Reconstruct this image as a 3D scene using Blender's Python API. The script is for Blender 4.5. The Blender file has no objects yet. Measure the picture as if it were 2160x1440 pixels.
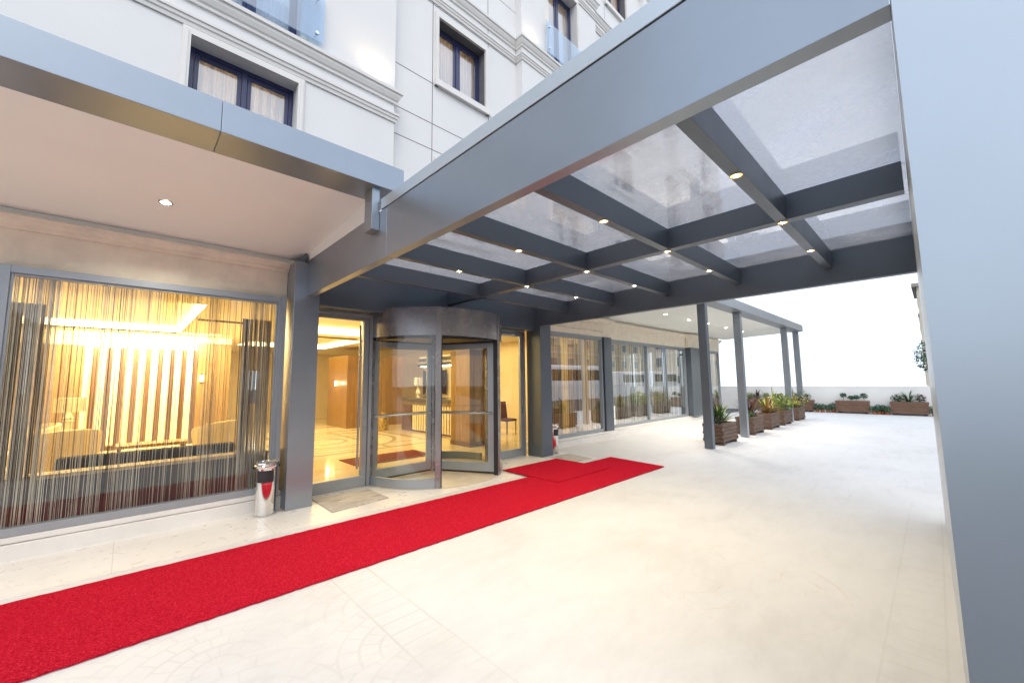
import bpy, math, random
from mathutils import Vector, Matrix
R=math.radians
rnd=random.Random(7)
scn=bpy.context.scene
COL=scn.collection
# ------------------------------------------------------------------ helpers
W={}
class MB:
    """collects faces in world coordinates; build() links them as ONE mesh object"""
    def __init__(s): s.v=[]; s.f=[]; s.m=[]; s.uv=None
    def face(s,pts,mi=0):
        i=len(s.v); s.v+=[tuple(p) for p in pts]; s.f.append(tuple(range(i,i+len(pts)))); s.m.append(mi); return s
    def poly(s,verts,faces,mi=0):
        i=len(s.v); s.v+=[tuple(p) for p in verts]
        for f in faces: s.f.append(tuple(i+k for k in f)); s.m.append(mi)
        return s
    def box(s,x0,y0,z0,x1,y1,z1,mi=0):
        v=[(x0,y0,z0),(x1,y0,z0),(x1,y1,z0),(x0,y1,z0),(x0,y0,z1),(x1,y0,z1),(x1,y1,z1),(x0,y1,z1)]
        return s.poly(v,[(0,3,2,1),(4,5,6,7),(0,1,5,4),(1,2,6,5),(2,3,7,6),(3,0,4,7)],mi)
    def prism(s,pts,z0,z1,mi=0):
        n=len(pts)
        if sum(pts[i][0]*pts[(i+1)%n][1]-pts[(i+1)%n][0]*pts[i][1] for i in range(n))<0: pts=pts[::-1]
        v=[(p[0],p[1],z0) for p in pts]+[(p[0],p[1],z1) for p in pts]
        f=[tuple(range(n-1,-1,-1)),tuple(range(n,2*n))]+[(i,(i+1)%n,n+(i+1)%n,n+i) for i in range(n)]
        return s.poly(v,f,mi)
    def xprism(s,pts,x0,x1,mi=0):   # pts in (y,z)
        n=len(pts)
        v=[(x0,p[0],p[1]) for p in pts]+[(x1,p[0],p[1]) for p in pts]
        f=[tuple(range(n-1,-1,-1)),tuple(range(n,2*n))]+[(i,(i+1)%n,n+(i+1)%n,n+i) for i in range(n)]
        return s.poly(v,f,mi)
    def tube(s,path,r,n=8,mi=0,cap=True):
        path=[Vector(p) for p in path]; rs=r if isinstance(r,(list,tuple)) else [r]*len(path)
        vs=[]; up=None
        for i,p in enumerate(path):
            d=(path[min(i+1,len(path)-1)]-path[max(i-1,0)]).normalized()
            if up is None: up=Vector((0,0,1)) if abs(d.z)<.9 else Vector((1,0,0))
            a=d.cross(up).normalized(); b=a.cross(d).normalized(); up=b
            for k in range(n):
                t=2*math.pi*k/n; vs.append(p+(a*math.cos(t)+b*math.sin(t))*rs[i])
        f=[]
        for i in range(len(path)-1):
            for k in range(n): f.append((i*n+k,i*n+(k+1)%n,(i+1)*n+(k+1)%n,(i+1)*n+k))
        if cap: f+=[tuple(range(n-1,-1,-1)),tuple(range((len(path)-1)*n,len(path)*n))]
        return s.poly(vs,f,mi)
    def lathe(s,prof,c,n=32,mi=0,a0=0,a1=360,close=False):
        full=abs(a1-a0)>=359.9; m=n if full else n+1; vs=[]
        for (r,z) in prof:
            for k in range(m):
                t=R(a0+(a1-a0)*k/n); vs.append((c[0]+r*math.cos(t),c[1]+r*math.sin(t),c[2]+z))
        f=[]; P=len(prof); rng=P if close else P-1
        for i in range(rng):
            j=(i+1)%P
            for k in range(n):
                k2=(k+1)%m; f.append((i*m+k,i*m+k2,j*m+k2,j*m+k))
        if close and not full:
            f.append(tuple(i*m for i in range(P))); f.append(tuple(i*m+n for i in range(P-1,-1,-1)))
        return s.poly(vs,f,mi)
    def build(s,name,mats,parent=None,bevel=0,smooth=False,subd=0):
        me=bpy.data.meshes.new(name); off=W.get(parent,Vector((0,0,0))) if parent else Vector((0,0,0))
        me.from_pydata([tuple(Vector(p)-off) for p in s.v],[],s.f)
        if not isinstance(mats,(list,tuple)): mats=[mats]
        for m in mats: me.materials.append(m)
        me.polygons.foreach_set('material_index',s.m)
        if smooth: me.polygons.foreach_set('use_smooth',[True]*len(me.polygons))
        me.update()
        o=bpy.data.objects.new(name,me); COL.objects.link(o)
        if parent: o.parent=parent; W[o]=off
        else: W[o]=Vector((0,0,0))
        if smooth and smooth!='all':
            try: me.set_sharp_from_angle(angle=R(35))
            except Exception: pass
        if bevel:
            b=o.modifiers.new('edge','BEVEL'); b.width=bevel; b.segments=2; b.limit_method='ANGLE'; b.angle_limit=R(40)
        if subd:
            b=o.modifiers.new('sub','SUBSURF'); b.levels=subd; b.render_levels=subd
        return o
def tag(o,label=None,cat=None,group=None,kind=None):
    if label: o['label']=label
    if cat: o['category']=cat
    if group: o['group']=group
    if kind: o['kind']=kind
    return o
def thing(name,label,cat,loc=(0,0,0),group=None):
    o=bpy.data.objects.new(name,None); COL.objects.link(o); o.location=loc; o.empty_display_size=.2
    W[o]=Vector(loc); return tag(o,label,cat,group)
def dup(o,loc=None,rz=None,label=None,group=None,parent=None,scale=None):
    c=o.copy(); COL.objects.link(c)
    if parent: c.parent=parent
    if loc is not None: c.location=loc
    if rz is not None: c.rotation_euler=(0,0,rz)
    if scale is not None: c.scale=(scale,)*3
    if label: c['label']=label
    if group: c['group']=group
    for ch in [x for x in bpy.data.objects if x.parent==o]: dup(ch,parent=c)
    return c
# ------------------------------------------------------------------ materials
class NT:
    def __init__(s,name):
        s.mat=bpy.data.materials.new(name); s.mat.use_nodes=True; s.t=s.mat.node_tree; s.n=s.t.nodes; s.l=s.t.links
        s.b=s.n['Principled BSDF']; s.out=s.n['Material Output']
    def new(s,t,**k):
        n=s.n.new(t)
        for a,b in k.items(): setattr(n,a,b)
        return n
    def link(s,a,b): s.l.new(a,b)
    def m(s,op,a,b=None,c=None,clamp=False):
        n=s.new('ShaderNodeMath',operation=op); n.use_clamp=clamp
        for i,v in enumerate((a,b,c)):
            if v is None: continue
            if isinstance(v,(int,float)): n.inputs[i].default_value=v
            else: s.link(v,n.inputs[i])
        return n.outputs[0]
    def pos(s):
        g=s.new('ShaderNodeNewGeometry'); return g.outputs['Position']
    def objc(s):
        g=s.new('ShaderNodeTexCoord'); return g.outputs['Object']
    def sep(s,v):
        n=s.new('ShaderNodeSeparateXYZ'); s.link(v,n.inputs[0]); return n.outputs
    def noise(s,vec,scale,detail=4,rough=.55,dist=0):
        n=s.new('ShaderNodeTexNoise'); n.inputs['Scale'].default_value=scale; n.inputs['Detail'].default_value=detail
        n.inputs['Roughness'].default_value=rough; n.inputs['Distortion'].default_value=dist
        if vec is not None: s.link(vec,n.inputs['Vector'])
        return n.outputs[0]
    def mapv(s,vec,scale):
        n=s.new('ShaderNodeMapping'); n.inputs['Scale'].default_value=scale; s.link(vec,n.inputs[0]); return n.outputs[0]
    def ramp(s,fac,stops):
        n=s.new('ShaderNodeValToRGB'); e=n.color_ramp.elements
        while len(e)<len(stops): e.new(.5)
        for i,(p,c) in enumerate(stops): e[i].position=p; e[i].color=(*c,1)
        s.link(fac,n.inputs[0]); return n.outputs[0]
    def mix(s,fac,a,b,mode='MIX'):
        n=s.new('ShaderNodeMix',data_type='RGBA',blend_type=mode)
        for v,i in ((fac,n.inputs[0]),(a,n.inputs[6]),(b,n.inputs[7])):
            if isinstance(v,(int,float)): i.default_value=v
            elif isinstance(v,tuple): i.default_value=(*v,1)
            else: s.link(v,i)
        return n.outputs[2]
    def bump(s,h,strength=.3,dist=.01):
        n=s.new('ShaderNodeBump'); n.inputs['Strength'].default_value=strength; n.inputs['Distance'].default_value=dist
        s.link(h,n.inputs['Height']); s.link(n.outputs[0],s.b.inputs['Normal']); return n
    def set(s,**k):
        for a,v in k.items():
            i=s.b.inputs[a.replace('_',' ')]
            if isinstance(v,(int,float)): i.default_value=v
            elif isinstance(v,tuple): i.default_value=(*v,1)
            else: s.link(v,i)
        return s
def mat(name,c,rough=.5,metal=0,var=.12,scale=6,bump=0,bscale=80,coat=0,spec=None,world=True):
    t=NT(name); p=t.pos() if world else t.objc()
    f=t.noise(p,scale,5,.6)
    lo=tuple(max(0,x*(1-var)) for x in c); hi=tuple(min(1,x*(1+var)) for x in c)
    t.set(Base_Color=t.ramp(f,[(.3,lo),(.7,hi)]),Metallic=metal)
    rr=t.m('MULTIPLY_ADD',t.noise(p,scale*2.3,4),.24*rough,rough*.88,clamp=True); t.link(rr,t.b.inputs['Roughness'])
    if coat: t.set(Coat_Weight=coat,Coat_Roughness=.08)
    if spec is not None: t.b.inputs['Specular IOR Level'].default_value=spec
    if bump: t.bump(t.noise(p,bscale,4,.6),bump,.004)
    return t.mat
def emis(name,c,s):
    t=NT(name); t.set(Base_Color=c,Emission_Color=c,Emission_Strength=s); return t.mat
def glass(name,tint=(1,1,1),gain=1.6,base=.02,dust=0,dustc=(.75,.76,.78),rough=0.0):
    t=NT(name); t.n.remove(t.b)
    g=t.new('ShaderNodeNewGeometry')
    fr=t.new('ShaderNodeFresnel'); fr.inputs['IOR'].default_value=1.5
    front=t.m('SUBTRACT',1,g.outputs['Backfacing'])
    fac=t.m('MULTIPLY',t.m('MULTIPLY_ADD',fr.outputs[0],gain,base,clamp=True),front,clamp=True)
    tr=t.new('ShaderNodeBsdfTransparent'); tr.inputs[0].default_value=(*tint,1)
    gl=t.new('ShaderNodeBsdfGlossy'); gl.inputs['Roughness'].default_value=rough; gl.inputs[0].default_value=(.97,.98,1,1)
    body=tr.outputs[0]
    if dust:
        n=t.noise(t.mapv(g.outputs['Position'],(1,1,1)),1.6,7,.68,.6); n2=t.noise(g.outputs['Position'],38,4,.7)
        d=t.m('MULTIPLY',t.m('ADD',t.m('MULTIPLY_ADD',n,2.1,-.37),t.m('MULTIPLY',n2,.45)),dust,clamp=True)
        df=t.new('ShaderNodeBsdfTranslucent'); df.inputs[0].default_value=(*dustc,1)
        dd=t.new('ShaderNodeBsdfDiffuse'); dd.inputs[0].default_value=(*dustc,1)
        mm=t.new('ShaderNodeMixShader'); mm.inputs[0].default_value=.35; t.link(df.outputs[0],mm.inputs[1]); t.link(dd.outputs[0],mm.inputs[2])
        m0=t.new('ShaderNodeMixShader'); t.link(d,m0.inputs[0]); t.link(tr.outputs[0],m0.inputs[1]); t.link(mm.outputs[0],m0.inputs[2]); body=m0.outputs[0]
    mx=t.new('ShaderNodeMixShader'); t.link(fac,mx.inputs[0]); t.link(body,mx.inputs[1]); t.link(gl.outputs[0],mx.inputs[2])
    t.link(mx.outputs[0],t.out.inputs[0]); return t.mat
def wood(name,a,b,rough=.45,axis='z',scale=1.0,world=True,coat=0):
    t=NT(name); p=t.pos() if world else t.objc()
    sc={'z':(14,14,.7),'x':(.7,14,14),'y':(14,.7,14)}[axis]
    n=t.noise(t.mapv(p,tuple(k*scale for k in sc)),2.2,8,.62,.7)
    n2=t.noise(p,3,3)
    c=t.mix(t.m('MULTIPLY',n2,.45),t.ramp(n,[(.28,a),(.72,b)]),tuple(x*.6 for x in a))
    t.set(Base_Color=c,Roughness=rough)
    if coat: t.set(Coat_Weight=coat,Coat_Roughness=.12)
    t.bump(n,.25,.003); return t.mat

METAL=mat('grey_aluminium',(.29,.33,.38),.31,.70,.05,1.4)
METALD=mat('shaded_dark_aluminium',(.125,.148,.175),.38,.5,.06,1.4)  # same grey aluminium with shade put into its colour; also dark fittings
PYLON=mat('clad_aluminium',(.43,.48,.53),.34,.72,.04,.8)
CAPM=mat('pale_aluminium',(.52,.58,.63),.34,.6,.04,1.5)
FRAME=mat('frame_aluminium',(.33,.36,.39),.34,.5,.05,2)
GAP=mat('joint_black',(.02,.02,.022),.8)
WHITE=mat('facade_white',(.72,.715,.71),.62,0,.03,.7,.10,160)
TRIM=mat('facade_trim',(.74,.72,.69),.55,0,.03,2,.06,120)
BEIGE=mat('lintel_stone',(.83,.75,.62),.62,0,.09,5,.25,190)
SOFF=mat('soffit_white',(.90,.92,.88),.7,0,.03,.8)
PLINTH=None
NAVY=mat('window_navy',(.028,.034,.105),.3,0,.1,3,coat=.2)
DARK=mat('black_rubber',(.012,.012,.014),.5)
CHROME=mat('polished_steel',(.72,.71,.70),.09,1,.03,4)
STEEL=mat('brushed_steel',(.45,.46,.47),.25,.9,.05,6)
GLASS=glass('shop_glass',(.97,.985,.97),1.1,.016)
GLASSR=glass('street_glass',(.93,.95,.93),2.3,.27)
DOORG=glass('door_glass',(.97,.985,.975),1.1,.02)
BLUEG=glass('guard_glass',(.66,.80,.92),1.5,.16)
UPG=glass('window_glass',(.97,.98,1),1.7,.17)
DUST=glass('dusty_roof_glass',(.69,.70,.73),1.3,.05,.40,(.78,.78,.79))
CREAM=mat('cream_wall',(.80,.68,.45),.55,0,.05,2)
CEIL=mat('ceiling_cream',(.83,.76,.60),.7,0,.03,1)
WOODP=wood('lobby_wood',(.17,.085,.016),(.36,.20,.045),.38,'z',.8,coat=.2)
WOODD=wood('dark_wood',(.09,.042,.018),(.17,.085,.04),.42,'z',.8)
PLANK=wood('planter_wood',(.06,.033,.022),(.195,.118,.078),.6,'x',1.2,world=False)
PLANKY=wood('long_planter_wood',(.12,.06,.035),(.26,.145,.092),.6,'y',1.2,world=False)
SOIL=mat('soil',(.05,.035,.025),.95,0,.4,30,.8,40)
TERRA=mat('terracotta',(.36,.11,.055),.75,0,.12,20)
COVE=emis('cove_glow',(1,.80,.42),3.5)
LENS=emis('lamp_lens',(1,.82,.5),60)
LENSW=emis('soffit_lamp_lens',(1,.9,.72),22)
GLOWR=emis('lamp_glow_ring',(1,.55,.16),1.1)  # warm lamplight around each lens, put in as emission
SCON=emis('sconce_glow',(1,.78,.42),5)

def carpet_mat():
    t=NT('red_carpet'); p=t.pos()
    a=t.noise(p,190,3,.8); b=t.noise(p,70,3,.7); c=t.noise(p,1.6,3)
    s=t.m('ADD',t.m('MULTIPLY',a,.65),t.m('MULTIPLY',b,.35))
    col=t.ramp(s,[(.36,(.19,.003,.009)),(.5,(.45,.009,.026)),(.64,(.74,.05,.075))])
    col=t.mix(t.m('MULTIPLY',c,.3),col,(.40,.008,.022))
    t.set(Base_Color=col,Roughness=1.0); t.b.inputs['Specular IOR Level'].default_value=0.0
    t.bump(s,.9,.012); return t.mat
CARPET=carpet_mat()
def marble(name,lo,hi,rough=.25,slab=None,bright=0):
    t=NT(name); p=t.pos()
    n=t.noise(t.mapv(p,(1,1.8,1)),1.1,7,.6,.5); n2=t.noise(p,9,5,.6,.3)
    col=t.ramp(t.m('ADD',t.m('MULTIPLY',n,.75),t.m('MULTIPLY',n2,.25)),[(.28,lo),(.68,hi)])
    if slab:
        x,y,z=t.sep(p)
        fx=t.m('ABSOLUTE',t.m('SUBTRACT',t.m('FRACT',t.m('DIVIDE',x,slab[0])),.5)); fy=t.m('ABSOLUTE',t.m('SUBTRACT',t.m('FRACT',t.m('DIVIDE',y,slab[1])),.5))
        j=t.m('MAXIMUM',t.m('GREATER_THAN',fx,.5-.003/slab[0]),t.m('GREATER_THAN',fy,.5-.003/slab[1]))
        cell=t.new('ShaderNodeTexWhiteNoise'); cv=t.new('ShaderNodeCombineXYZ'); t.link(t.m('FLOOR',t.m('ADD',t.m('DIVIDE',x,slab[0]),0)),cv.inputs[0]); t.link(t.m('FLOOR',t.m('DIVIDE',y,slab[1])),cv.inputs[1]); t.link(cv.outputs[0],cell.inputs[0])
        col=t.mix(t.m('MULTIPLY',cell.outputs[0],.12),col,tuple(k*.75 for k in lo))
        col=t.mix(t.m('MULTIPLY',j,.5),col,(.30,.26,.21))
    t.set(Base_Color=col,Roughness=t.m('MULTIPLY_ADD',n2,.25,rough-.1,clamp=True)); return t.mat
PLINTH=marble('plinth_marble',(.64,.61,.57),(.76,.735,.70),.35)
APRON=marble('apron_marble',(.64,.61,.56),(.75,.73,.69),.28,(1.25,.72))
DOORMAT=None
def doormat():
    t=NT('striped_mat'); p=t.pos(); x,y,z=t.sep(p)
    w=t.noise(t.mapv(p,(1.2,9,1)),2.4,5,.6,.9)
    col=t.ramp(w,[(.36,(.27,.235,.195)),(.46,(.50,.46,.40)),(.54,(.36,.32,.27)),(.62,(.56,.52,.46))])
    t.set(Base_Color=col,Roughness=.9); t.bump(t.noise(p,160,3),.5,.004); return t.mat
DOORMAT=doormat()
def lobbyfloor():
    t=NT('lobby_marble'); p=t.pos(); x,y,z=t.sep(p)
    n=t.noise(p,1.1,7,.6,1.2)
    col=t.ramp(n,[(.35,(.66,.54,.36)),(.65,(.78,.68,.48))])
    def band(v,c,w): return t.m('LESS_THAN',t.m('ABSOLUTE',t.m('SUBTRACT',v,c)),w)
    # inlaid rectangles and rings
    ln=None
    def add(k):
        nonlocal ln; ln=k if ln is None else t.m('MAXIMUM',ln,k)
    inx=t.m('LESS_THAN',t.m('ABSOLUTE',t.m('SUBTRACT',x,4.0)),2.3)
    for yy,w in ((9.6,.10),(10.3,.05),(14.0,.10),(13.4,.05),(15.6,.12)): add(t.m('MULTIPLY',band(y,yy,w),inx))
    iny=t.m('LESS_THAN',t.m('ABSOLUTE',t.m('SUBTRACT',y,11.8)),2.3)
    for xx in (1.75,6.25,3.1,4.9): add(t.m('MULTIPLY',band(x,xx,.07),iny))
    dx=t.m('SUBTRACT',x,4.0); dy=t.m('SUBTRACT',y,11.8)
    r=t.m('SQRT',t.m('ADD',t.m('MULTIPLY',dx,dx),t.m('MULTIPLY',dy,dy)))
    for rr in (.6,1.25,1.9): add(band(r,rr,.06))
    c2=t.mix(t.m('MULTIPLY',ln,.6),col,(.24,.18,.10))
    t.set(Base_Color=c2,Roughness=.12); return t.mat
LFLOOR=lobbyfloor()
def court():
    t=NT('forecourt_stone'); p=t.pos(); x,y,z=t.sep(p)
    n=t.noise(p,.8,8,.62,.5); n2=t.noise(t.mapv(p,(1,3,1)),2.2,7,.7,.4); n3=t.noise(p,22,5,.65)
    col=t.ramp(t.m('ADD',t.m('MULTIPLY',n,.6),t.m('MULTIPLY',n2,.4)),[(.30,(.47,.465,.458)),(.5,(.55,.547,.543)),(.70,(.60,.598,.595))])
    # rows of fan-laid setts pressed into the surface
    S=.95
    u=t.m('SUBTRACT',t.m('FRACT',t.m('DIVIDE',x,S)),.5); v=t.m('FRACT',t.m('DIVIDE',y,S*.62))
    vv=t.m('MULTIPLY',v,.62)
    r=t.m('SQRT',t.m('ADD',t.m('MULTIPLY',u,u),t.m('MULTIPLY',vv,vv)))
    arc=t.m('GREATER_THAN',t.m('ABSOLUTE',t.m('SUBTRACT',t.m('FRACT',t.m('MULTIPLY',r,8)),.5)),.42)
    ang=t.m('ARCTAN2',vv,u)
    rad=t.m('GREATER_THAN',t.m('ABSOLUTE',t.m('SUBTRACT',t.m('FRACT',t.m('ADD',t.m('MULTIPLY',ang,3.2),t.m('MULTIPLY',t.m('FLOOR',t.m('MULTIPLY',r,8)),.5))),.5)),.45)
    fan=t.m('MAXIMUM',arc,rad)
    left=t.m('LESS_THAN',x,1.30)
    wear=t.ramp(t.noise(p,.9,4,.6),[(.38,(0,0,0)),(.62,(1,1,1))])
    fan=t.m('MULTIPLY',t.m('MULTIPLY',fan,t.m('MULTIPLY_ADD',left,.75,.10)),wear)
    # straight border strip of setts
    bx=t.m('ABSOLUTE',t.m('SUBTRACT',x,1.46)); inb=t.m('LESS_THAN',bx,.15)
    cross=t.m('GREATER_THAN',t.m('ABSOLUTE',t.m('SUBTRACT',t.m('FRACT',t.m('DIVIDE',y,.14)),.5)),.46)
    edge=t.m('LESS_THAN',t.m('ABSOLUTE',t.m('SUBTRACT',bx,.15)),.008)
    strip=t.m('MAXIMUM',t.m('MULTIPLY',inb,cross),edge)
    by=t.m('ABSOLUTE',t.m('SUBTRACT',y,.21)); iny=t.m('LESS_THAN',by,.13)
    crossx=t.m('GREATER_THAN',t.m('ABSOLUTE',t.m('SUBTRACT',t.m('FRACT',t.m('DIVIDE',x,.17)),.5)),.465)
    strip2=t.m('MAXIMUM',t.m('MULTIPLY',iny,crossx),t.m('LESS_THAN',t.m('ABSOLUTE',t.m('SUBTRACT',by,.13)),.006))
    strip2=t.m('MULTIPLY',strip2,t.m('LESS_THAN',x,7.4))
    strip=t.m('MULTIPLY',strip,t.m('MULTIPLY',t.m('LESS_THAN',y,3.9),wear))
    # round medallion in front of the entrance
    dx=t.m('SUBTRACT',x,3.65); dy=t.m('SUBTRACT',y,1.22); rr=t.m('SQRT',t.m('ADD',t.m('MULTIPLY',dx,dx),t.m('MULTIPLY',dy,dy)))
    ring=t.m('LESS_THAN',t.m('ABSOLUTE',t.m('SUBTRACT',rr,.70)),.009)
    crk=t.new('ShaderNodeTexVoronoi',feature='DISTANCE_TO_EDGE'); crk.inputs['Scale'].default_value=3.2; t.link(p,crk.inputs['Vector'])
    ck=t.m('MULTIPLY',t.m('LESS_THAN',crk.outputs[0],.012),t.m('LESS_THAN',rr,.66))
    med=t.m('MULTIPLY',t.m('MAXIMUM',ring,ck),t.ramp(t.noise(p,2.1,4,.7),[(.45,(0,0,0)),(.6,(1,1,1))]))
    # kerb-like slab edge where the old surface meets the new
    lines=t.m('MAXIMUM',t.m('MULTIPLY',fan,.32),t.m('MAXIMUM',t.m('MULTIPLY',strip,.42),t.m('MULTIPLY',strip2,.16)))
    col=t.mix(lines,col,(.36,.34,.32)); col=t.mix(t.m('MULTIPLY',med,.34),col,(.48,.36,.21))
    spots=t.m('GREATER_THAN',t.noise(p,7,6,.75),.70); col=t.mix(t.m('MULTIPLY',spots,.22),col,(.33,.31,.28))
    streak=t.ramp(t.noise(t.mapv(p,(.7,5,1)),1.4,8,.72,.3),[(.56,(0,0,0)),(.68,(1,1,1))])
    far=t.m('GREATER_THAN',x,7.2); col=t.mix(t.m('MULTIPLY',t.m('MULTIPLY_ADD',far,.22,.05),streak),col,(.34,.35,.37))
    t.set(Base_Color=col,Roughness=t.m('MULTIPLY_ADD',n3,.3,.42,clamp=True))
    h=t.m('SUBTRACT',t.m('MULTIPLY',n3,.5),lines); t.bump(h,.35,.006); return t.mat
COURT=court()
ASPH=mat('asphalt',(.05,.05,.053),.85,0,.25,3,.4,120)
# ------------------------------------------------------------------ camera
yaw,pit,rol=R(43.66841),R(5.73182),R(-.634126)
fw=Vector((math.sin(yaw)*math.cos(pit),math.cos(yaw)*math.cos(pit),math.sin(pit)))
rt=Vector((math.cos(yaw),-math.sin(yaw),0)); up=rt.cross(fw)
r2=rt*math.cos(rol)+up*math.sin(rol); u2=-rt*math.sin(rol)+up*math.cos(rol)
cam=bpy.data.cameras.new('camera'); co=bpy.data.objects.new('camera',cam); COL.objects.link(co)
M=Matrix((r2,u2,-fw)).transposed().to_4x4(); M.translation=Vector((0,0,1.6)); co.matrix_world=M
cam.sensor_width=36; cam.lens=847.38/2160*36; cam.clip_start=.05; cam.clip_end=900
scn.camera=co
# ------------------------------------------------------------------ ground
g=MB().box(-150,-150,-.3,95,150,-.012).build('ground',ASPH); tag(g,kind='structure')
g=MB().prism([(-40,1.2),(1.35,1.2),(1.35,-.42),(24.4,-.42),(24.4,6.9),(-40,6.9)],-.2,0).build('forecourt',COURT); tag(g,kind='structure')  # corner left out so unseen asphalt darkens the end wall's reflection
g=MB().box(-12,5.02,-.1,7.2,6.4,.004).build('entrance_pavement',APRON); tag(g,kind='structure')

# ------------------------------------------------------------------ hotel building
H=thing('hotel_building','pale multi storey hotel with mouldings and glazed ground floor','building',(4,6.4,0))
YB,YR=6.15,6.35                       # bay and recess planes
FL=3.08
steps=[(-9,YB),(3.09,YB),(3.09,YR),(6.30,YR),(6.30,YB),(9.45,YB),(9.45,YR),(12.6,YR),(12.6,YB),(19.2,YB)]
TOP=17.6
def sweep(mb,path,prof,mi=0):
    """profile [(out,z)] swept along a plan polyline, mitred; out = towards -y (street)"""
    pts=[Vector(p) for p in path]; rings=[]
    for i,p in enumerate(pts):
        ns=[]
        for a,b in ((i-1,i),(i,i+1)):
            if a<0 or b>=len(pts): continue
            d=(pts[b]-pts[a]).normalized(); ns.append(Vector((d.y,-d.x)))
        if len(ns)==2:
            n=ns[0]+ns[1]; n=n/ (1+ns[0].dot(ns[1])) if abs(1+ns[0].dot(ns[1]))>1e-6 else ns[0]
        else: n=ns[0]
        rings.append([(p.x+n.x*o,p.y+n.y*o,z) for o,z in prof])
    k=len(prof); v=[q for r in rings for q in r]; f=[]
    for i in range(len(rings)-1):
        for j in range(k-1): f.append((i*k+j,(i+1)*k+j,(i+1)*k+j+1,i*k+j+1))
    f.append(tuple(range(k))); f.append(tuple((len(rings)-1)*k+j for j in range(k-1,-1,-1)))
    mb.poly(v,f,mi)
def wall_face(mb,x0,x1,z0,z1,y,ops,depth=.24,gap=None,mi=0):
    xs=sorted({x0,x1,*[o[0] for o in ops],*[o[1] for o in ops]}); zs=sorted({z0,z1,*[o[2] for o in ops],*[o[3] for o in ops]})
    for i in range(len(xs)-1):
        for j in range(len(zs)-1):
            cx,cz=(xs[i]+xs[i+1])/2,(zs[j]+zs[j+1])/2
            if any(o[0]<cx<o[1] and o[2]<cz<o[3] for o in ops): continue
            mb.face([(xs[i],y,zs[j]),(xs[i+1],y,zs[j]),(xs[i+1],y,zs[j+1]),(xs[i],y,zs[j+1])],mi)
    for a,b,c,d in ops:
        yb=y+depth
        mb.face([(a,y,c),(a,y,d),(a,yb,d),(a,yb,c)],mi); mb.face([(b,y,d),(b,y,c),(b,yb,c),(b,yb,d)],mi)
        mb.face([(a,y,d),(b,y,d),(b,yb,d),(a,yb,d)],mi); mb.face([(a,y,c),(a,yb,c),(b,yb,c),(b,y,c)],mi)
bays=[(-9,3.09,[(.32,1.554),(-4.2,-2.96)]),(6.30,9.45,[(7.27,8.50)]),(12.6,19.2,[(13.6,14.8),(16.9,18.1)])]
recs=[(3.09,6.30,(4.11,5.32)),(9.45,12.6,(10.42,11.63))]
wm=MB(); wins=[]
for x0,x1,cols in bays:
    ops=[]
    for a,b in cols:
        for k in range(4):
            o=(a,b,4.45,6.0) if k==0 else (a,b,6.74+FL*(k-1),6.0+FL*k)
            ops.append(o); wins.append((o,YB,'french' if k else 'plain',k))
    wall_face(wm,x0,x1,3.46,TOP,YB,ops)
# corner returns of the bays
for x,ya,yb,flip in ((3.09,YB,YR,0),(6.30,YB,YR,1),(9.45,YB,YR,0),(12.6,YB,YR,1)):
    q=[(x,ya,3.46),(x,yb,3.46),(x,yb,TOP),(x,ya,TOP)]; wm.face(q if not flip else q[::-1])
wm.face([(19.2,YB,3.46),(19.2,17,3.46),(19.2,17,TOP),(19.2,YB,TOP)])
wm.face([(-9,YB,TOP),(19.2,YB,TOP),(19.2,17,TOP),(-9,17,TOP)])
wm.build('bay_wall',WHITE,H)
# recessed bays are clad in large slabs with open joints
J=.007; JG=mat('joint_grey',(.16,.16,.165),.8)
for x0,x1,(a,b) in recs:
    pm=MB(); bk=MB()
    ops=[]
    for k in range(4):
        o=(a,b,7.55+FL*(k-1),8.93+FL*(k-1)); ops.append(o); wins.append((o,YR,'plain',k))
    xl,xr=a-.13,b+.10
    for k in range(-1,4):
        zb=[3.0+.0, ]
    levels=sorted([6.07+FL*k for k in range(-1,4)]+[6.60+FL*k for k in range(-1,4)]+[7.44+FL*k for k in range(-1,4)])
    levels=[3.46]+[z for z in levels if 3.5<z<TOP-.2]+[TOP]
    for i in range(len(levels)-1):
        z0,z1=levels[i],levels[i+1]
        for (xa,xb) in ((x0,xl),(xl,xr),(xr,x1)):
            cut=[o for o in ops if xa<=o[0]-.01 and xb>=o[1]+.01 and o[2]<z1 and o[3]>z0]
            sub=[(o[0],o[1],max(o[2],z0+J),min(o[3],z1-J)) for o in cut]
            A,B=(xa+(J if xa!=x0 else 0)),(xb-(J if xb!=x1 else 0))
            wall_face(pm,A,B,z0+J,z1-J,YR,sub,.02)
    wall_face(bk,x0,x1,3.46,TOP,YR+.015,ops,.24,mi=0)
    pm.build('slab_cladding',WHITE,H); bk.build('cladding_backing',JG,H)
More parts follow.
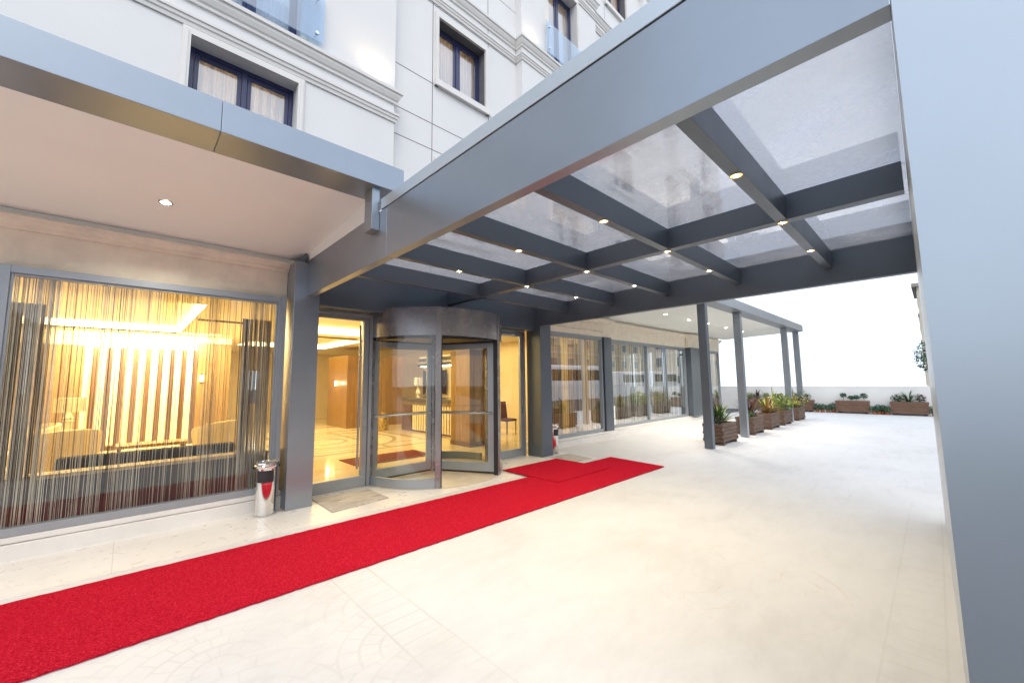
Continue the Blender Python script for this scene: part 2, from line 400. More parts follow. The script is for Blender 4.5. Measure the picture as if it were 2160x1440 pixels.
# mouldings between the storeys
cm=MB(); bm_=MB()
for k,path in ((0,[(-9,YB),(3.09,YB),(3.09,YR)]),(0,[(6.30,YR)]+steps[4:]),(1,steps),(2,steps),(3,steps)):
    z=FL*k
    sweep(bm_,path,[(0,6.105+z),(.022,6.105+z),(.03,6.15+z),(.045,6.165+z),(.05,6.205+z),(.066,6.215+z),(.068,6.25+z),(.05,6.262+z),(0,6.268+z)])
    sweep(cm,path,[(0,6.44+z),(.03,6.442+z),(.035,6.48+z),(.055,6.50+z),(.075,6.545+z),(.082,6.56+z),(.086,6.60+z),(.112,6.61+z),(.116,6.662+z),(.10,6.672+z),(0,6.69+z)])
bm_.build('string_course',TRIM,H); cm.build('cornice',TRIM,H)
SHEER=NT('sheer_curtain'); SHEER.set(Base_Color=(.93,.90,.86),Roughness=.9)
_tl=SHEER.new('ShaderNodeBsdfTranslucent'); _tl.inputs[0].default_value=(.90,.82,.68,1); _mx=SHEER.new('ShaderNodeMixShader'); _mx.inputs[0].default_value=.45
SHEER.link(SHEER.b.outputs[0],_mx.inputs[1]); SHEER.link(_tl.outputs[0],_mx.inputs[2]); SHEER.link(_mx.outputs[0],SHEER.out.inputs[0]); SHEER=SHEER.mat
ROOM=mat('bedroom_wall',(.62,.48,.33),.8)
def light(kind,name,loc,energy,color,size=.1,rot=None,**k):
    l=bpy.data.lights.new(name,kind); l.energy=energy; l.color=color
    if kind=='AREA': l.shape='RECTANGLE'; l.size=size[0]; l.size_y=size[1]
    elif kind=='SUN': l.angle=size
    else: l.shadow_soft_size=size
    for a,b in k.items(): setattr(l,a,b)
    o=bpy.data.objects.new(name,l); COL.objects.link(o); o.location=loc
    if rot: o.rotation_euler=rot
    return o
WARM=(1,.68,.33); WARMER=(1,.60,.22)
for (a,b,c,d),yw,style,k in wins:
    if a<-3 or a>12.5 or (d<6.2 and a>6.2): far=True
    else: far=False
    y=yw+.20; w=b-a; m=MB(); fwid=.055
    # outer frame and two casements meeting on a mullion
    m.box(a,y,c,a+fwid,y+.07,d); m.box(b-fwid,y,c,b,y+.07,d); m.box(a+fwid,y,d-fwid,b-fwid,y+.07,d); m.box(a+fwid,y,c,b-fwid,y+.07,c+fwid)
    xm=(a+b)/2; m.box(xm-.03,y-.004,c+fwid,xm+.03,y+.066,d-fwid)
    tilt=(a>10 and a<11 and k==3)
    for s,(p,q) in enumerate(((a+fwid+.004,xm-.034),(xm+.034,b-fwid-.004))):
        if tilt and s==1: continue
        t=.05; z0,z1=c+fwid+.004,d-fwid-.004
        m.box(p,y+.012,z0,p+t,y+.06,z1); m.box(q-t,y+.012,z0,q,y+.06,z1); m.box(p+t,y+.012,z0,q-t,y+.06,z0+t); m.box(p+t,y+.012,z1-t,q-t,y+.06,z1)
    wo=m.build('window',NAVY,H,bevel=.004)
    pn=MB(); pn.box(a+fwid+.05,y+.03,c+.1,xm-.08,y+.036,d-.1)
    if not tilt: pn.box(xm+.08,y+.03,c+.1,b-fwid-.05,y+.036,d-.1)
    pn.build('pane',UPG,wo)
    if tilt:
        sm=MB(); p,q=xm+.034,b-fwid-.004; z0,z1=c+fwid+.004,d-fwid-.004
        def tp(x,z): return (x,y+.04+(z-z0)*.17*1.0,z)
        for (xa,xb,za,zb) in ((p,p+.05,z0,z1),(q-.05,q,z0,z1),(p+.05,q-.05,z0,z0+.05),(p+.05,q-.05,z1-.05,z1)):
            A,B,C_,D=tp(xa,za),tp(xb,za),tp(xb,zb),tp(xa,zb); o=Vector((0,.05,0))
            sm.poly([A,B,C_,D]+[tuple(Vector(t_)+o) for t_ in (A,B,C_,D)],[(0,1,2,3),(7,6,5,4),(0,4,5,1),(1,5,6,2),(2,6,7,3),(3,7,4,0)])
        sm.build('open_sash',NAVY,wo)
    sr=MB(); ow,pr=.088,.035
    zt=d+ow if style=='plain' else d+ow
    sr.box(a-ow,yw-pr,c-(.0 if style=='french' else .13),a-.002,yw+.01,zt); sr.box(b+.002,yw-pr,c-(.0 if style=='french' else .13),b+ow,yw+.01,zt); sr.box(a-.002,yw-pr,d+.002,b+.002,yw+.01,zt)
    sr.box(a-ow+.02,yw-pr-.014,c,a-.03,yw-pr+.002,zt-.03); sr.box(b+.03,yw-pr-.014,c,b+ow-.02,yw-pr+.002,zt-.03)
    if style=='plain': sr.box(a-ow-.01,yw-.075,c-.13,b+ow+.01,yw+.005,c-.004)
    sr.build('surround',TRIM,wo)
    if far: 
        rm=MB(); rm.box(a,y+.3,c,b,y+.32,d); rm.build('curtain',SHEER,wo); continue
    cu=MB(); n=90; zc=d-.03
    for i in range(n):
        xa,xb=a+w*i/n,a+w*(i+1)/n; f=lambda x:y+.15+.035*math.sin(x*52+k)+.022*math.sin(x*117)
        cu.face([(xa,f(xa),c),(xb,f(xb),c),(xb,f(xb),zc),(xa,f(xa),zc)])
    cu.build('curtain',SHEER,wo,smooth='all')
    rm=MB(); X0,X1,Y0,Y1,Z0,Z1=a-.3,b+.3,y+.09,y+1.6,c-.05,d+.1
    rm.face([(X0,Y1,Z0),(X1,Y1,Z0),(X1,Y1,Z1),(X0,Y1,Z1)]); rm.face([(X0,Y0,Z0),(X0,Y1,Z0),(X0,Y1,Z1),(X0,Y0,Z1)]); rm.face([(X1,Y0,Z0),(X1,Y1,Z0),(X1,Y1,Z1),(X1,Y0,Z1)])
    rm.face([(X0,Y0,Z1),(X1,Y0,Z1),(X1,Y1,Z1),(X0,Y1,Z1)]); rm.face([(X0,Y0,Z0),(X1,Y0,Z0),(X1,Y1,Z0),(X0,Y1,Z0)])
    rm.build('bedroom',ROOM,wo)
    light('POINT','bedroom_lamp',((a+b)/2,y+.75,d-.25),3.2,(1,.80,.55),.12)
# glass guards in front of the tall windows
for x0,x1 in ((.0,1.86),(7.12,8.66)):
    for k in (1,2,3):
        z0=6.74+FL*(k-1)+.03
        gm=MB(); gm.box(x0,6.055,z0,x1,6.07,z0+.84); go=gm.build('glass_guard',BLUEG,H)
        for bx in (x0+.10,x1-.10):
            for bz in (z0+.12,z0+.70):
                b=MB()
                b.lathe([(0,-.012),(.024,-.012),(.026,0),(.026,.012)],(0,0,0),14)
                for i in range(len(b.v)-56,len(b.v)):
                    vx,vy,vz=b.v[i]; b.v[i]=(bx+vx,6.044-(-vz) if False else 6.045+vz,bz+vy)
                b.tube([(bx,6.07,bz),(bx,6.15,bz)],.014,8)
                b.build('bolt',CHROME,go,smooth=True)
# facade uplights standing on the cornice
for x in (2.72,6.62):
    z=6.692+(FL if x>5 else 0)
    u=MB().box(x-.03,6.09,z-.02,x+.03,6.14,z+.004).build('uplight',METALD,H)
    o=light('SPOT','facade_uplight',(x,6.0,z+.02),(6 if x<5 else 3),(1,.74,.42),.05,spot_size=R(165),spot_blend=1); o.rotation_euler=(R(180),0,0)
# ------------------------------------------------------------------ ground floor front
m=MB(); m.box(-9,YB,2.785,1.54,YB+.25,3.34); m.box(-9,YB,.0,-.965,YB+.25,2.785)
m.box(1.545,6.285,2.73,6.785,6.44,3.47); m.box(6.79,6.45,2.84,10.1,6.95,3.42); m.box(10.1,6.62,2.84,19.2,7.0,3.42); m.box(15.62,6.5,2.845,16.5,6.62,3.40)
m.build('lintel_wall',BEIGE,H,bevel=.006)
m=MB()
sweep(m,[(-9,YB),(1.54,YB)],[(0,3.15),(.03,3.152),(.035,3.19),(.07,3.20),(.085,3.255),(.11,3.262),(.11,3.275),(0,3.28)])
sweep(m,[(6.8,6.45),(10.1,6.45),(10.1,6.62),(15.62,6.62),(15.62,6.5),(16.5,6.5),(16.5,6.62),(19.2,6.62),(19.2,9)],[(0,3.20),(.03,3.202),(.035,3.24),(.07,3.25),(.085,3.30),(.11,3.31),(.11,3.34),(0,3.35)])
m.build('fascia_moulding',BEIGE,H)
m=MB(); m.box(-9,6.02,-.05,1.54,6.4,.15); m.box(-9,6.055,.156,1.54,6.4,.212)
m.box(6.79,6.32,-.05,10.1,6.9,.15); m.box(6.79,6.37,.156,10.1,6.9,.205); m.box(10.1,6.48,-.05,19.15,7.1,.16); m.box(10.1,6.53,.166,19.15,7.1,.22)
m.build('plinth',PLINTH,H,bevel=.004)
def shop_window(x0,x1,z0,z1,y,fr,gl,parent=H,mull=(),fw=.075):
    m=MB(); m.box(x0,y-.05,z0,x0+fw,y+.05,z1); m.box(x1-fw,y-.05,z0,x1,y+.05,z1); m.box(x0+fw,y-.05,z1-fw,x1-fw,y+.05,z1); m.box(x0+fw,y-.05,z0,x1-fw,y+.05,z0+fw)
    for (q0,q1) in ((x0+fw,x0+fw+.022),(x1-fw-.022,x1-fw)): m.box(q0,y-.025,z0+fw,q1,y+.03,z1-fw)
    m.box(x0+fw+.022,y-.025,z1-fw-.022,x1-fw-.022,y+.03,z1-fw)
    for q in mull: m.box(q-.035,y-.045,z0+fw,q+.035,y+.045,z1-fw-.022)
    o=m.build('shop_window',fr,parent,bevel=.003)
    MB().box(x0+fw+.01,y-.004,z0+fw-.01,x1-fw-.01,y+.004,z1-fw+.01).build('pane',gl,o)
    return o
sw=shop_window(-.955,1.50,.215,2.78,6.115,FRAME,GLASS); MB().box(1.455,5.985,.215,1.50,6.064,2.78).build('glow_block_strip',FRAME,sw)  # strip added to keep the lounge glow off the column side
shop_window(6.80,9.70,.21,2.835,6.50,FRAME,GLASSR)
shop_window(10.13,15.62,.225,2.835,6.67,FRAME,GLASSR,mull=(12.62,))
shop_window(16.5,19.14,.225,2.835,6.67,FRAME,GLASSR)
m=MB(); m.box(19.06,6.72,.225,19.14,6.80,2.835); m.box(19.06,9.0,.225,19.14,9.08,2.835); m.box(19.07,6.8,2.76,19.13,9.0,2.835); m.box(19.07,6.8,.225,19.13,9.0,.30)
o=m.build('side_window',FRAME,H); MB().box(19.096,6.79,.29,19.104,9.01,2.77).build('pane',GLASSR,o)
MB().box(9.72,6.40,.205,10.10,6.66,2.838).build('window_pillar',METALD,H,bevel=.006); MB().box(15.64,6.42,.22,16.48,6.66,2.842).build('window_pillar',METALD,H,bevel=.006)
# ------------------------------------------------------------------ interior shell
m=MB(); m.box(-6,6.3,-.2,9.72,20.4,.006); m.build('lobby_floor',LFLOOR,H)
ZC=2.98
m=MB()
trays=[(-2.2,.92,8.6,13.9),(2.7,5.7,8.4,11.6),(2.7,5.7,13.0,17.2)]
xs=sorted({-6,9.72,*[t[0] for t in trays],*[t[1] for t in trays]}); ys=sorted({6.4,20.2,*[t[2] for t in trays],*[t[3] for t in trays]})
for i in range(len(xs)-1):
    for j in range(len(ys)-1):
        cx,cy=(xs[i]+xs[i+1])/2,(ys[j]+ys[j+1])/2
        z=ZC
        if any(t[0]<cx<t[1] and t[2]<cy<t[3] for t in trays): z=3.17
        m.face([(xs[i],ys[j],z),(xs[i],ys[j+1],z),(xs[i+1],ys[j+1],z),(xs[i+1],ys[j],z)])
m.box(-6,6.4,3.18,9.72,20.2,3.2)
m.build('lobby_ceiling',CEIL,H)
for x0,x1,y0,y1 in trays:
    c=MB(); c.box(x0,y1-.03,ZC+.04,x1,y1+.03,3.165); c.box(x1-.03,y0,ZC+.04,x1+.03,y1-.03,3.165); c.box(x0-.03,y0,ZC+.04,x0+.03,y1-.03,3.165); c.box(x0+.03,y0-.03,ZC+.04,x1-.03,y0+.03,3.165)
    c.build('cove_light',COVE,H)
m=MB(); m.box(-6,6.42,0,-5.8,14.5,3.0); m.box(-5.8,14.5,0,2.2,14.6,3.0); m.box(2.1,14.6,0,2.2,20.2,3.0)
m.box(2.2,20.2,0,3.4,20.3,3.0); m.box(3.4,20.2,0,4.2,20.3,.8); m.box(3.4,20.2,2.2,4.2,20.3,3.0); m.box(4.2,20.2,0,9.72,20.3,3.0); m.box(9.6,6.7,0,9.72,20.2,3.0)
m.build('lobby_wall',CREAM,H)
m=MB(); m.box(3.4,20.22,.8,3.45,20.28,2.2); m.box(4.15,20.22,.8,4.2,20.28,2.2); m.box(3.78,20.22,.8,3.82,20.28,2.2); m.build('rear_window',FRAME,H)
# black air grilles in the lobby ceiling
m=MB()
for gx,gy,gw in ((3.2,8.05,1.5),(3.3,12.3,1.8),(6.3,9.2,1.0),(1.0,10.5,.9)):
    for i in range(5): m.box(gx,gy+i*.05,ZC-.012,gx+gw,gy+i*.05+.028,ZC-.002)
m.build('air_grille',DARK,H)
# lounge back wall: cream panels between dark slats, timber at both sides
m=MB(); s=MB(); x=-.80
lit=mat('lit_panel',(.88,.76,.50),.6)
while x<1.40:
    m.box(x,14.42,.12,x+.135,14.498,2.56); s.box(x+.135,14.40,.05,x+.245,14.499,2.58); x+=.245
m.build('cream_panel',lit,H); s.build('dark_slat',WOODD,H)
m=MB(); m.box(-2.6,14.4,0,-.81,14.495,2.62); m.box(1.42,14.4,0,2.19,14.495,2.80); m.build('timber_panel',wood('lounge_wood',(.17,.10,.035),(.34,.21,.085)),H)
m=MB(); m.box(-5.79,14.38,0,2.19,14.40,.10); m.build('skirting',WOODD,H)
# timber clad block and pillar in the lobby
m=MB(); m.box(5.72,14.6,0,7.9,16.5,2.62); m.build('timber_block',WOODP,H,bevel=.005)
m=MB(); m.box(6.2,8.05,.12,6.80,8.85,2.60); o=m.build('lobby_pillar',WOODP,H,bevel=.005)
MB().box(6.19,8.04,0,6.81,8.86,.12).build('pillar_base',WOODD,o); MB().box(6.16,8.01,2.60,6.84,8.89,2.98).build('pillar_capital',CREAM,o); MB().box(6.185,8.035,2.30,6.815,8.865,2.42).build('pillar_band',WOODD,o)
m=MB(); 
for yy in (7.25,7.9,8.6,11.2,13.2): m.box(9.52,yy,0,9.60,yy+.32,2.7)
m.build('wall_panelling',WOODP,H)
# dining room of the right wing
m=MB(); m.box(9.72,11.5,0,19.1,11.6,3.0); m.box(9.72,6.95,2.98,19.06,11.5,3.0); m.build('dining_wall',mat('dining_wall',(.52,.42,.29),.8),H)
MB().box(9.72,6.9,-.1,19.06,11.5,.006).build('dining_floor',mat('dining_floor',(.32,.24,.16),.4),H)
# side doors of the entrance
def side_door(x0,x1,hinge):
    y=6.33; m=MB(); z1=2.66; t=.055; b=.175; st=.085
    m.box(x0-t,y-.06,.004,x0-.004,y+.06,z1+t); m.box(x1+.004,y-.06,.004,x1+t,y+.06,z1+t); m.box(x0-.004,y-.06,z1+.004,x1+.004,y+.06,z1+t)
    m.box(x0,y-.035,.012,x1,y+.03,b); m.box(x0,y-.035,z1-.06,x1,y+.03,z1)
    if hinge=='l': m.box(x0,y-.035,b,x0+.03,y+.03,z1-.06); m.box(x1-st,y-.035,b,x1,y+.03,z1-.06)
    else: m.box(x0,y-.035,b,x0+st*.8,y+.03,z1-.06); m.box(x1-.075,y-.035,b,x1,y+.03,z1-.06)
    d=m.build('glass_door',FRAME,H,bevel=.004)
    MB().box(x0+.025,y-.006,b-.01,x1-.06,y+.002,z1-.05).build('pane',DOORG,d)
    hx=x1-.165 if hinge=='l' else x0+.10
    h=MB(); h.tube([(hx,y-.085,.30),(hx,y-.085,2.52)],.017,10)
    for z in (.42,2.40): h.tube([(hx,y-.085,z),(hx,y-.036,z)],.011,8)
    h.build('pull_handle',STEEL,d,smooth=True)
    k=MB(); k.box(x1-.06,y-.045,.92,x1-.03,y-.033,1.06); k.build('lock',CHROME,d)
    return d
side_door(1.92,2.80,'l'); side_door(5.46,6.33,'r')
MB().box(5.62,6.24,2.58,6.1,6.29,2.635).build('door_closer',STEEL,H,bevel=.006)
# ------------------------------------------------------------------ revolving door
RC=(4.12,6.45); RR=1.28
RV=thing('revolving_door','grey framed revolving door with curved glass in the entrance','revolving door',(RC[0],RC[1],0))
def arc_box(mb,r0,r1,z0,z1,a0,a1,n): mb.lathe([(r0,z0),(r1,z0),(r1,z1),(r0,z1)],(RC[0],RC[1],0),n,0,a0,a1,True)
GL_=mat('drum_aluminium',(.27,.27,.285),.27,.55,.04,2)
m=MB(); arc_box(m,RR-.05,RR,2.34,2.79,0,360,72); o=m.build('drum_header',GL_,RV,smooth=True)
m=MB(); arc_box(m,.0001,RR-.056,2.40,2.44,0,360,48); m.build('drum_ceiling',DARK,RV); m=MB(); arc_box(m,RR-.055,RR-.051,2.30,2.44,0,360,72); m.build('drum_lining',DARK,RV,smooth=True)
m=MB(); arc_box(m,.0001,RR,2.792,2.80,0,360,48); m.build('drum_top',METALD,RV)
m=MB(); arc_box(m,.0001,RR+.02,.0062,.0095,0,360,48); m.build('drum_floor',mat('drum_floor',(.60,.52,.40),.3),RV)
for a0,a1 in ((186,240),(300,354),(6,60),(120,174)):
    m=MB(); arc_box(m,RR-.04,RR-.028,.14,2.36,a0,a1,18); m.build('curved_pane',DOORG,RV,smooth=True)
    m=MB(); arc_box(m,RR-.06,RR-.005,.01,.15,a0,a1,18); m.build('curved_rail',FRAME,RV,smooth=True)
for a in (241,299,61,119,184,356):
    t=R(a); c,s_=math.cos(t),math.sin(t); m=MB(); w=.042
    P=[(RC[0]+c*r-s_*k,RC[1]+s_*r+c*k) for r,k in ((RR-.075,-w),(RR+.012,-w),(RR+.012,w),(RR-.075,w))]
    m.prism(P,.01,2.795); po=m.build('post',GL_,RV,bevel=.004)
    if a in (241,299):
        sg=1 if a==241 else -1; P=[(RC[0]+c*r-s_*k*sg,RC[1]+s_*r+c*k*sg) for r,k in ((RR-.07,w+.001),(RR+.004,w+.001),(RR+.004,w+.016),(RR-.07,w+.016))]
        MB().prism(P,.012,2.338).build('rubber_seal',DARK,po)
for a in (180,-60,60):
    t=R(a); c,s_=math.cos(t),math.sin(t)
    def wb(mb,r0,r1,z0,z1,th):
        P=[(RC[0]+c*r-s_*k,RC[1]+s_*r+c*k) for r,k in ((r0,-th),(r1,-th),(r1,th),(r0,th))]; mb.prism(P,z0,z1)
    m=MB(); r1=RR-.085
    wb(m,.05,.14,.05,2.30,.022); wb(m,r1-.115,r1,.05,2.30,.022); wb(m,.14,r1-.115,.05,.20,.022); wb(m,.14,r1-.115,2.20,2.30,.022)
    wo=m.build('door_wing',FRAME,RV,bevel=.003)
    m=MB(); wb(m,.13,r1-.105,.19,2.21,.005); m.build('pane',DOORG,wo)
    m=MB(); wb(m,r1+.002,r1+.033,.03,2.32,.024); wb(m,.05,r1,.02,.048,.012); wb(m,.05,r1,2.302,2.33,.012); m.build('brush_seal',DARK,wo)
    m=MB()
    for sd in (-1,1):
        p=[(RC[0]+c*r-s_*sd*.06,RC[1]+s_*r+c*sd*.06,1.06) for r in (.10,r1-.03)]; m.tube(p,.02,10)
        for r in (.10,r1-.05): m.tube([(RC[0]+c*r-s_*sd*.06,RC[1]+s_*r+c*sd*.06,1.06),(RC[0]+c*r-s_*sd*.02,RC[1]+s_*r+c*sd*.02,1.06)],.026,10)
    m.build('push_bar',STEEL,wo,smooth=True)
m=MB(); m.tube([(RC[0],RC[1],.01),(RC[0],RC[1],2.4)],.045,16); m.build('central_shaft',GL_,RV,smooth=True)
# ------------------------------------------------------------------ entrance canopy
E_=thing('entrance_canopy','grey metal entrance canopy on columns with gridded glass roof','canopy',(4.1,3,0))
MB().box(1.54,5.80,0,1.86,6.28,3.25).build('column',METAL,E_,bevel=.004)
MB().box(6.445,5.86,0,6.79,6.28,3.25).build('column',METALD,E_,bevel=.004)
m=MB(); m.box(1.70,.004,2.79,1.785,3.497,3.283); m.box(1.70,3.503,2.79,1.785,5.797,3.283)
m.build('side_beam',METAL,E_,bevel=.003)
m=MB(); m.box(1.71,.01,3.283,1.785,3.6,3.292); m.box(1.705,3.4965,2.80,1.78,3.5035,3.27); m.build('shadow_gap',GAP,E_)
MB().box(1.695,.004,3.292,1.80,3.62,3.40).build('fascia_cap',CAPM,E_,bevel=.003)
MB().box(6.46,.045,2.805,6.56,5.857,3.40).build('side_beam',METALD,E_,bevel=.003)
XM0,XM1=4.13,4.24
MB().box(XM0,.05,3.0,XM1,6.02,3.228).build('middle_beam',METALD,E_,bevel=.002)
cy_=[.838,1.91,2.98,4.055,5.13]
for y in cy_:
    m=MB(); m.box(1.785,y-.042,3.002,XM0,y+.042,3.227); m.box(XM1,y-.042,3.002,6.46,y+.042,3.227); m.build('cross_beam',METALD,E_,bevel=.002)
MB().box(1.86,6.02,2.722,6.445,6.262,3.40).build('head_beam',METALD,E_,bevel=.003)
ye=[.05]+cy_+[6.02]
for xa,xb in ((1.787,4.20),(4.215,6.458)):
    for i in range(6):
        y0=ye[i]-(.02 if i else 0); y1=ye[i+1]+(.02-.03)
        ws=lambda x:.004+(x-1.7)*.048/4.86
        (MB().prism([(xa,ws(xa)),(xb,ws(xb)),(xb,y1),(xa,y1)],3.232,3.244) if i==0 else MB().box(xa,y0+.005,3.232,xb,y1,3.244)).build('roof_pane',DUST,E_)
ring=mat('lamp_ring',(.5,.47,.42),.25,.9)
for y in cy_[:4]:
    for x in (2.96,4.185,5.37):
        z=3.0 if abs(x-4.185)<.01 else 3.002
        o=MB().lathe([(.037,-.004),(.041,-.007),(.0415,0)],(x,y,z),20).build('downlight',ring,E_,smooth=True)
        MB().lathe([(.0001,-.004),(.018,-.004)],(x,y,z),16).build('lens',LENS,o)
        MB().lathe([(.018,-.004),(.037,-.004)],(x,y,z),20).build('glow_ring',GLOWR,o)
        l=light('SPOT','canopy_lamp',(x,y,z-.02),25,(1,.84,.60),.03,spot_size=R(150),spot_blend=.9)
MB().prism([(1.70,.002),(6.56,.05),(6.56,-.45),(1.70,-.45)],-.005,3.40).build('end_wall',PYLON,E_)
m=MB(); m.box(1.56,5.82,3.25,1.66,5.92,3.30); m.tube([(1.64,5.86,3.28),(1.66,5.80,3.36),(1.70,5.82,3.42),(1.74,5.9,3.40)],.012,8); m.build('cable_box',METALD,E_)
# ------------------------------------------------------------------ side canopies
def side_canopy(label,x0,x1,seams,yw,zw,posts,lamps,soffx1):
    P=thing('side_canopy',label,'canopy',((x0+x1)/2,4,3.5))
    xs=[x0]+seams+[x1]; m=MB()
    for i in range(len(xs)-1): m.box(xs[i]+.0015,3.60,3.517,xs[i+1]-.0015,3.98,3.772)
    m.build('fascia',METAL if not posts else FRAME,P,bevel=.003)
    MB().xprism([(3.98,3.525),(yw,zw),(yw,zw+.05),(3.98,3.575)],x0,soffx1).build('soffit',SOFF,P)
    MB().xprism([(3.99,3.74),(yw,3.74),(yw,3.765),(3.99,3.765)],x0,x1-.01).build('roof_sheet',METALD,P)
    for (x,y) in posts:
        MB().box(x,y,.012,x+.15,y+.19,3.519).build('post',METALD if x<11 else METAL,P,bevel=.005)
    for (x,y) in lamps:
        z=3.525+(y-3.98)/(yw-3.98)*(zw-3.525)
        o=MB().lathe([(.042,-.006),(.058,-.008),(.06,.004)],(x,y,z),20).build('downlight',ring,P,smooth=True)
        MB().lathe([(.0001,-.006),(.042,-.006)],(x,y,z),16).build('lens',LENSW,o)
        light('SPOT','soffit_lamp',(x,y,z-.03),110 if posts else 62,(1,.90,.76),.04,spot_size=R(140),spot_blend=.9)
    return P
LC=side_canopy('flat canopy with pale soffit over the shop window beside the bin','x' and -9,1.93,[-4.1,.40],YB,3.345,[],[(.168,5.18),(-2.9,5.18)],1.92)
MB().box(1.62,3.65,3.09,1.698,3.82,3.517).build('bracket',METAL,LC,bevel=.003)
MB().xprism([(3.98,3.29),(5.8,3.29),(5.8,3.373),(3.98,3.522)],1.705,1.75).build('edge_trim',SOFF,LC)
MB().box(-9,6.10,3.285,1.54,6.148,3.343).build('soffit_trim',SOFF,LC)
RCN=side_canopy('long flat canopy on four posts running above the planter boxes','y' and 6.56,19.95,[13.0],6.64,3.43,[(9.86,3.66),(12.5,3.70),(17.85,3.74),(19.72,3.74)],[(11.07,5.2),(12.65,5.2),(14.05,5.15),(15.75,5.15),(17.6,5.15)],19.95)
m=MB()
for x,y in [(9.86,3.66),(12.5,3.70),(17.85,3.74),(19.72,3.74)]: m.box(x+.02,y+.02,-.01,x+.13,y+.17,.013)
m.build('post_foot',STEEL,RCN)
# ------------------------------------------------------------------ string curtains
STR=[mat('thread_dark',(.035,.024,.018),.8),mat('thread_brown',(.16,.10,.06),.8),mat('thread_beige',(.80,.75,.66),.8)]
def strings(label,x0,x1,y,z0,z1,n,wr,dens,wts,group=None,seed=1):
    rg=random.Random(seed); m=MB(); c=0
    while c<n:
        x=rg.uniform(x0,x1)
        if rg.random()>dens((x-x0)/(x1-x0)): continue
        w=rg.uniform(*wr); d=rg.uniform(-.02,.02); sl=rg.gauss(0,.006); mi=rg.choices((0,1,2),wts)[0]
        yy=y+d; zb=z0+rg.uniform(0,.02)
        m.poly([(x-w/2+sl,yy,zb),(x+w/2+sl,yy+.003,zb),(x+sl,yy+.006,zb),(x-w/2,yy,z1),(x+w/2,yy+.003,z1),(x,yy+.006,z1)],[(0,1,4,3),(1,2,5,4),(2,0,3,5)],mi); c+=1
    if seed not in (11,12): m.box(x0,y-.012,z1,x1,y+.02,z1+.03,1)
    return tag(m.build('string_curtain',STR),label,'curtain',group)
strings('sparse dark and beige thread curtain behind the big left shop window',-.87,1.42,6.24,.24,2.70,470,(.0016,.0040),lambda u:1.0 if u<.14 or u>.87 else (.42 if .2<u<.5 else .3),(.13,.22,.65),seed=3)
strings('dark thread bundle at the left end of the big shop window',-.88,-.66,6.30,.24,2.45,60,(.004,.011),lambda u:1,(.2,.25,.55),seed=11)
strings('dark thread bundle at the right end of the big shop window',1.05,1.40,6.32,.24,2.48,90,(.004,.010),lambda u:1,(.2,.3,.5),seed=12)
strings('beige threads behind the shop window right of the far column',6.95,9.6,6.62,.25,2.74,120,(.008,.02),lambda u:.9 if u>.85 else .5,(.12,.38,.5),seed=5)
strings('dense brown and beige thread curtain behind the double shop window',10.25,15.5,6.80,.26,2.74,330,(.02,.05),lambda u:.75+.25*math.sin(u*31),(.10,.30,.6),seed=6)
strings('thread curtain behind the last window at the building corner',16.6,19.0,6.80,.26,2.74,100,(.02,.05),lambda u:1,(.1,.35,.55),seed=7)
# paper notice standing in the double window
m=MB(); m.box(10.24,6.625,.31,10.52,6.631,.86); 
for i in range(5):
    z=.80-i*.10; m.box(10.27,6.6235,z-.02,10.27+(.20 if i%2 else .14),6.6245,z,1)
tag(m.build('notice_sheet',[mat('paper',(.82,.82,.80),.7),DARK]),'white paper notice with rows of dark print beside window pillar','notice')
# ------------------------------------------------------------------ furniture inside
FAB=mat('armchair_fabric',(.68,.56,.36),.85,0,.06,12,.2,200)
def armchair(loc,rz,label):
    A=thing('armchair',label,'armchair',loc,'cream armchairs in the lounge')
    def L(x,y,z): return (loc[0]+x,loc[1]+y,loc[2]+z)
    def bx(mb,x0,y0,z0,x1,y1,z1): mb.box(*L(x0,y0,z0),*L(x1,y1,z1))
    m=MB(); bx(m,-.30,-.32,.22,.30,.34,.44); m.build('seat',FAB,A,bevel=.05)
    # curved backrest shell
    m=MB(); n=14; vs=[];
    for k,(rr,zz) in enumerate(((.40,.20),(.43,.50),(.46,.78),(.44,.86),(.38,.87),(.355,.78),(.34,.50),(.33,.20))):
        for i in range(n+1):
            t=R(-15+210*i/n); dz=.10*math.sin(t) if zz>.7 else 0
            vs.append(L(rr*math.cos(t),rr*math.sin(t)+.0,zz+dz-(.06 if zz>.7 else 0)))
    f=[]
    for k in range(8):
        for i in range(n): f.append((k*(n+1)+i,k*(n+1)+i+1,((k+1)%8)*(n+1)+i+1,((k+1)%8)*(n+1)+i))
    f.append(tuple(k*(n+1) for k in range(8))); f.append(tuple(k*(n+1)+n for k in range(7,-1,-1)))
    m.poly(vs,f); m.build('backrest',FAB,A,smooth=True)
    for x,y in ((-.24,-.26),(.24,-.26),(-.24,.28),(.24,.28)):
        m=MB(); m.tube([L(x,y,.01),L(x*.92,y*.92,.23)],[.014,.022],8); m.build('leg',WOODD,A)
    A.rotation_euler=(0,0,rz); return A
armchair((-.70,10.0,.0062),R(196),'cream armchair beside the lamp in the left part of the lounge')
armchair((-1.30,11.6,.0062),R(-60),'cream armchair half hidden at the left end of the lounge')
armchair((1.38,10.0,.0062),R(-150),'cream armchair near the right end of the lounge window')
SOFA=mat('navy_fabric',(.045,.055,.075),.85,0,.1,15)
S=thing('sofa','dark blue sofa with its back to the lounge window','sofa',(.30,6.9,.0062))
MB().box(-.54,6.85,.10,1.16,7.02,.80).build('backrest',SOFA,S,bevel=.04); MB().box(-.52,7.02,.10,1.14,7.65,.42).build('seat',SOFA,S,bevel=.04)
for xa in (-.52,.96): MB().box(xa,7.02,.42,xa+.18,7.65,.62).build('arm',SOFA,S,bevel=.04)
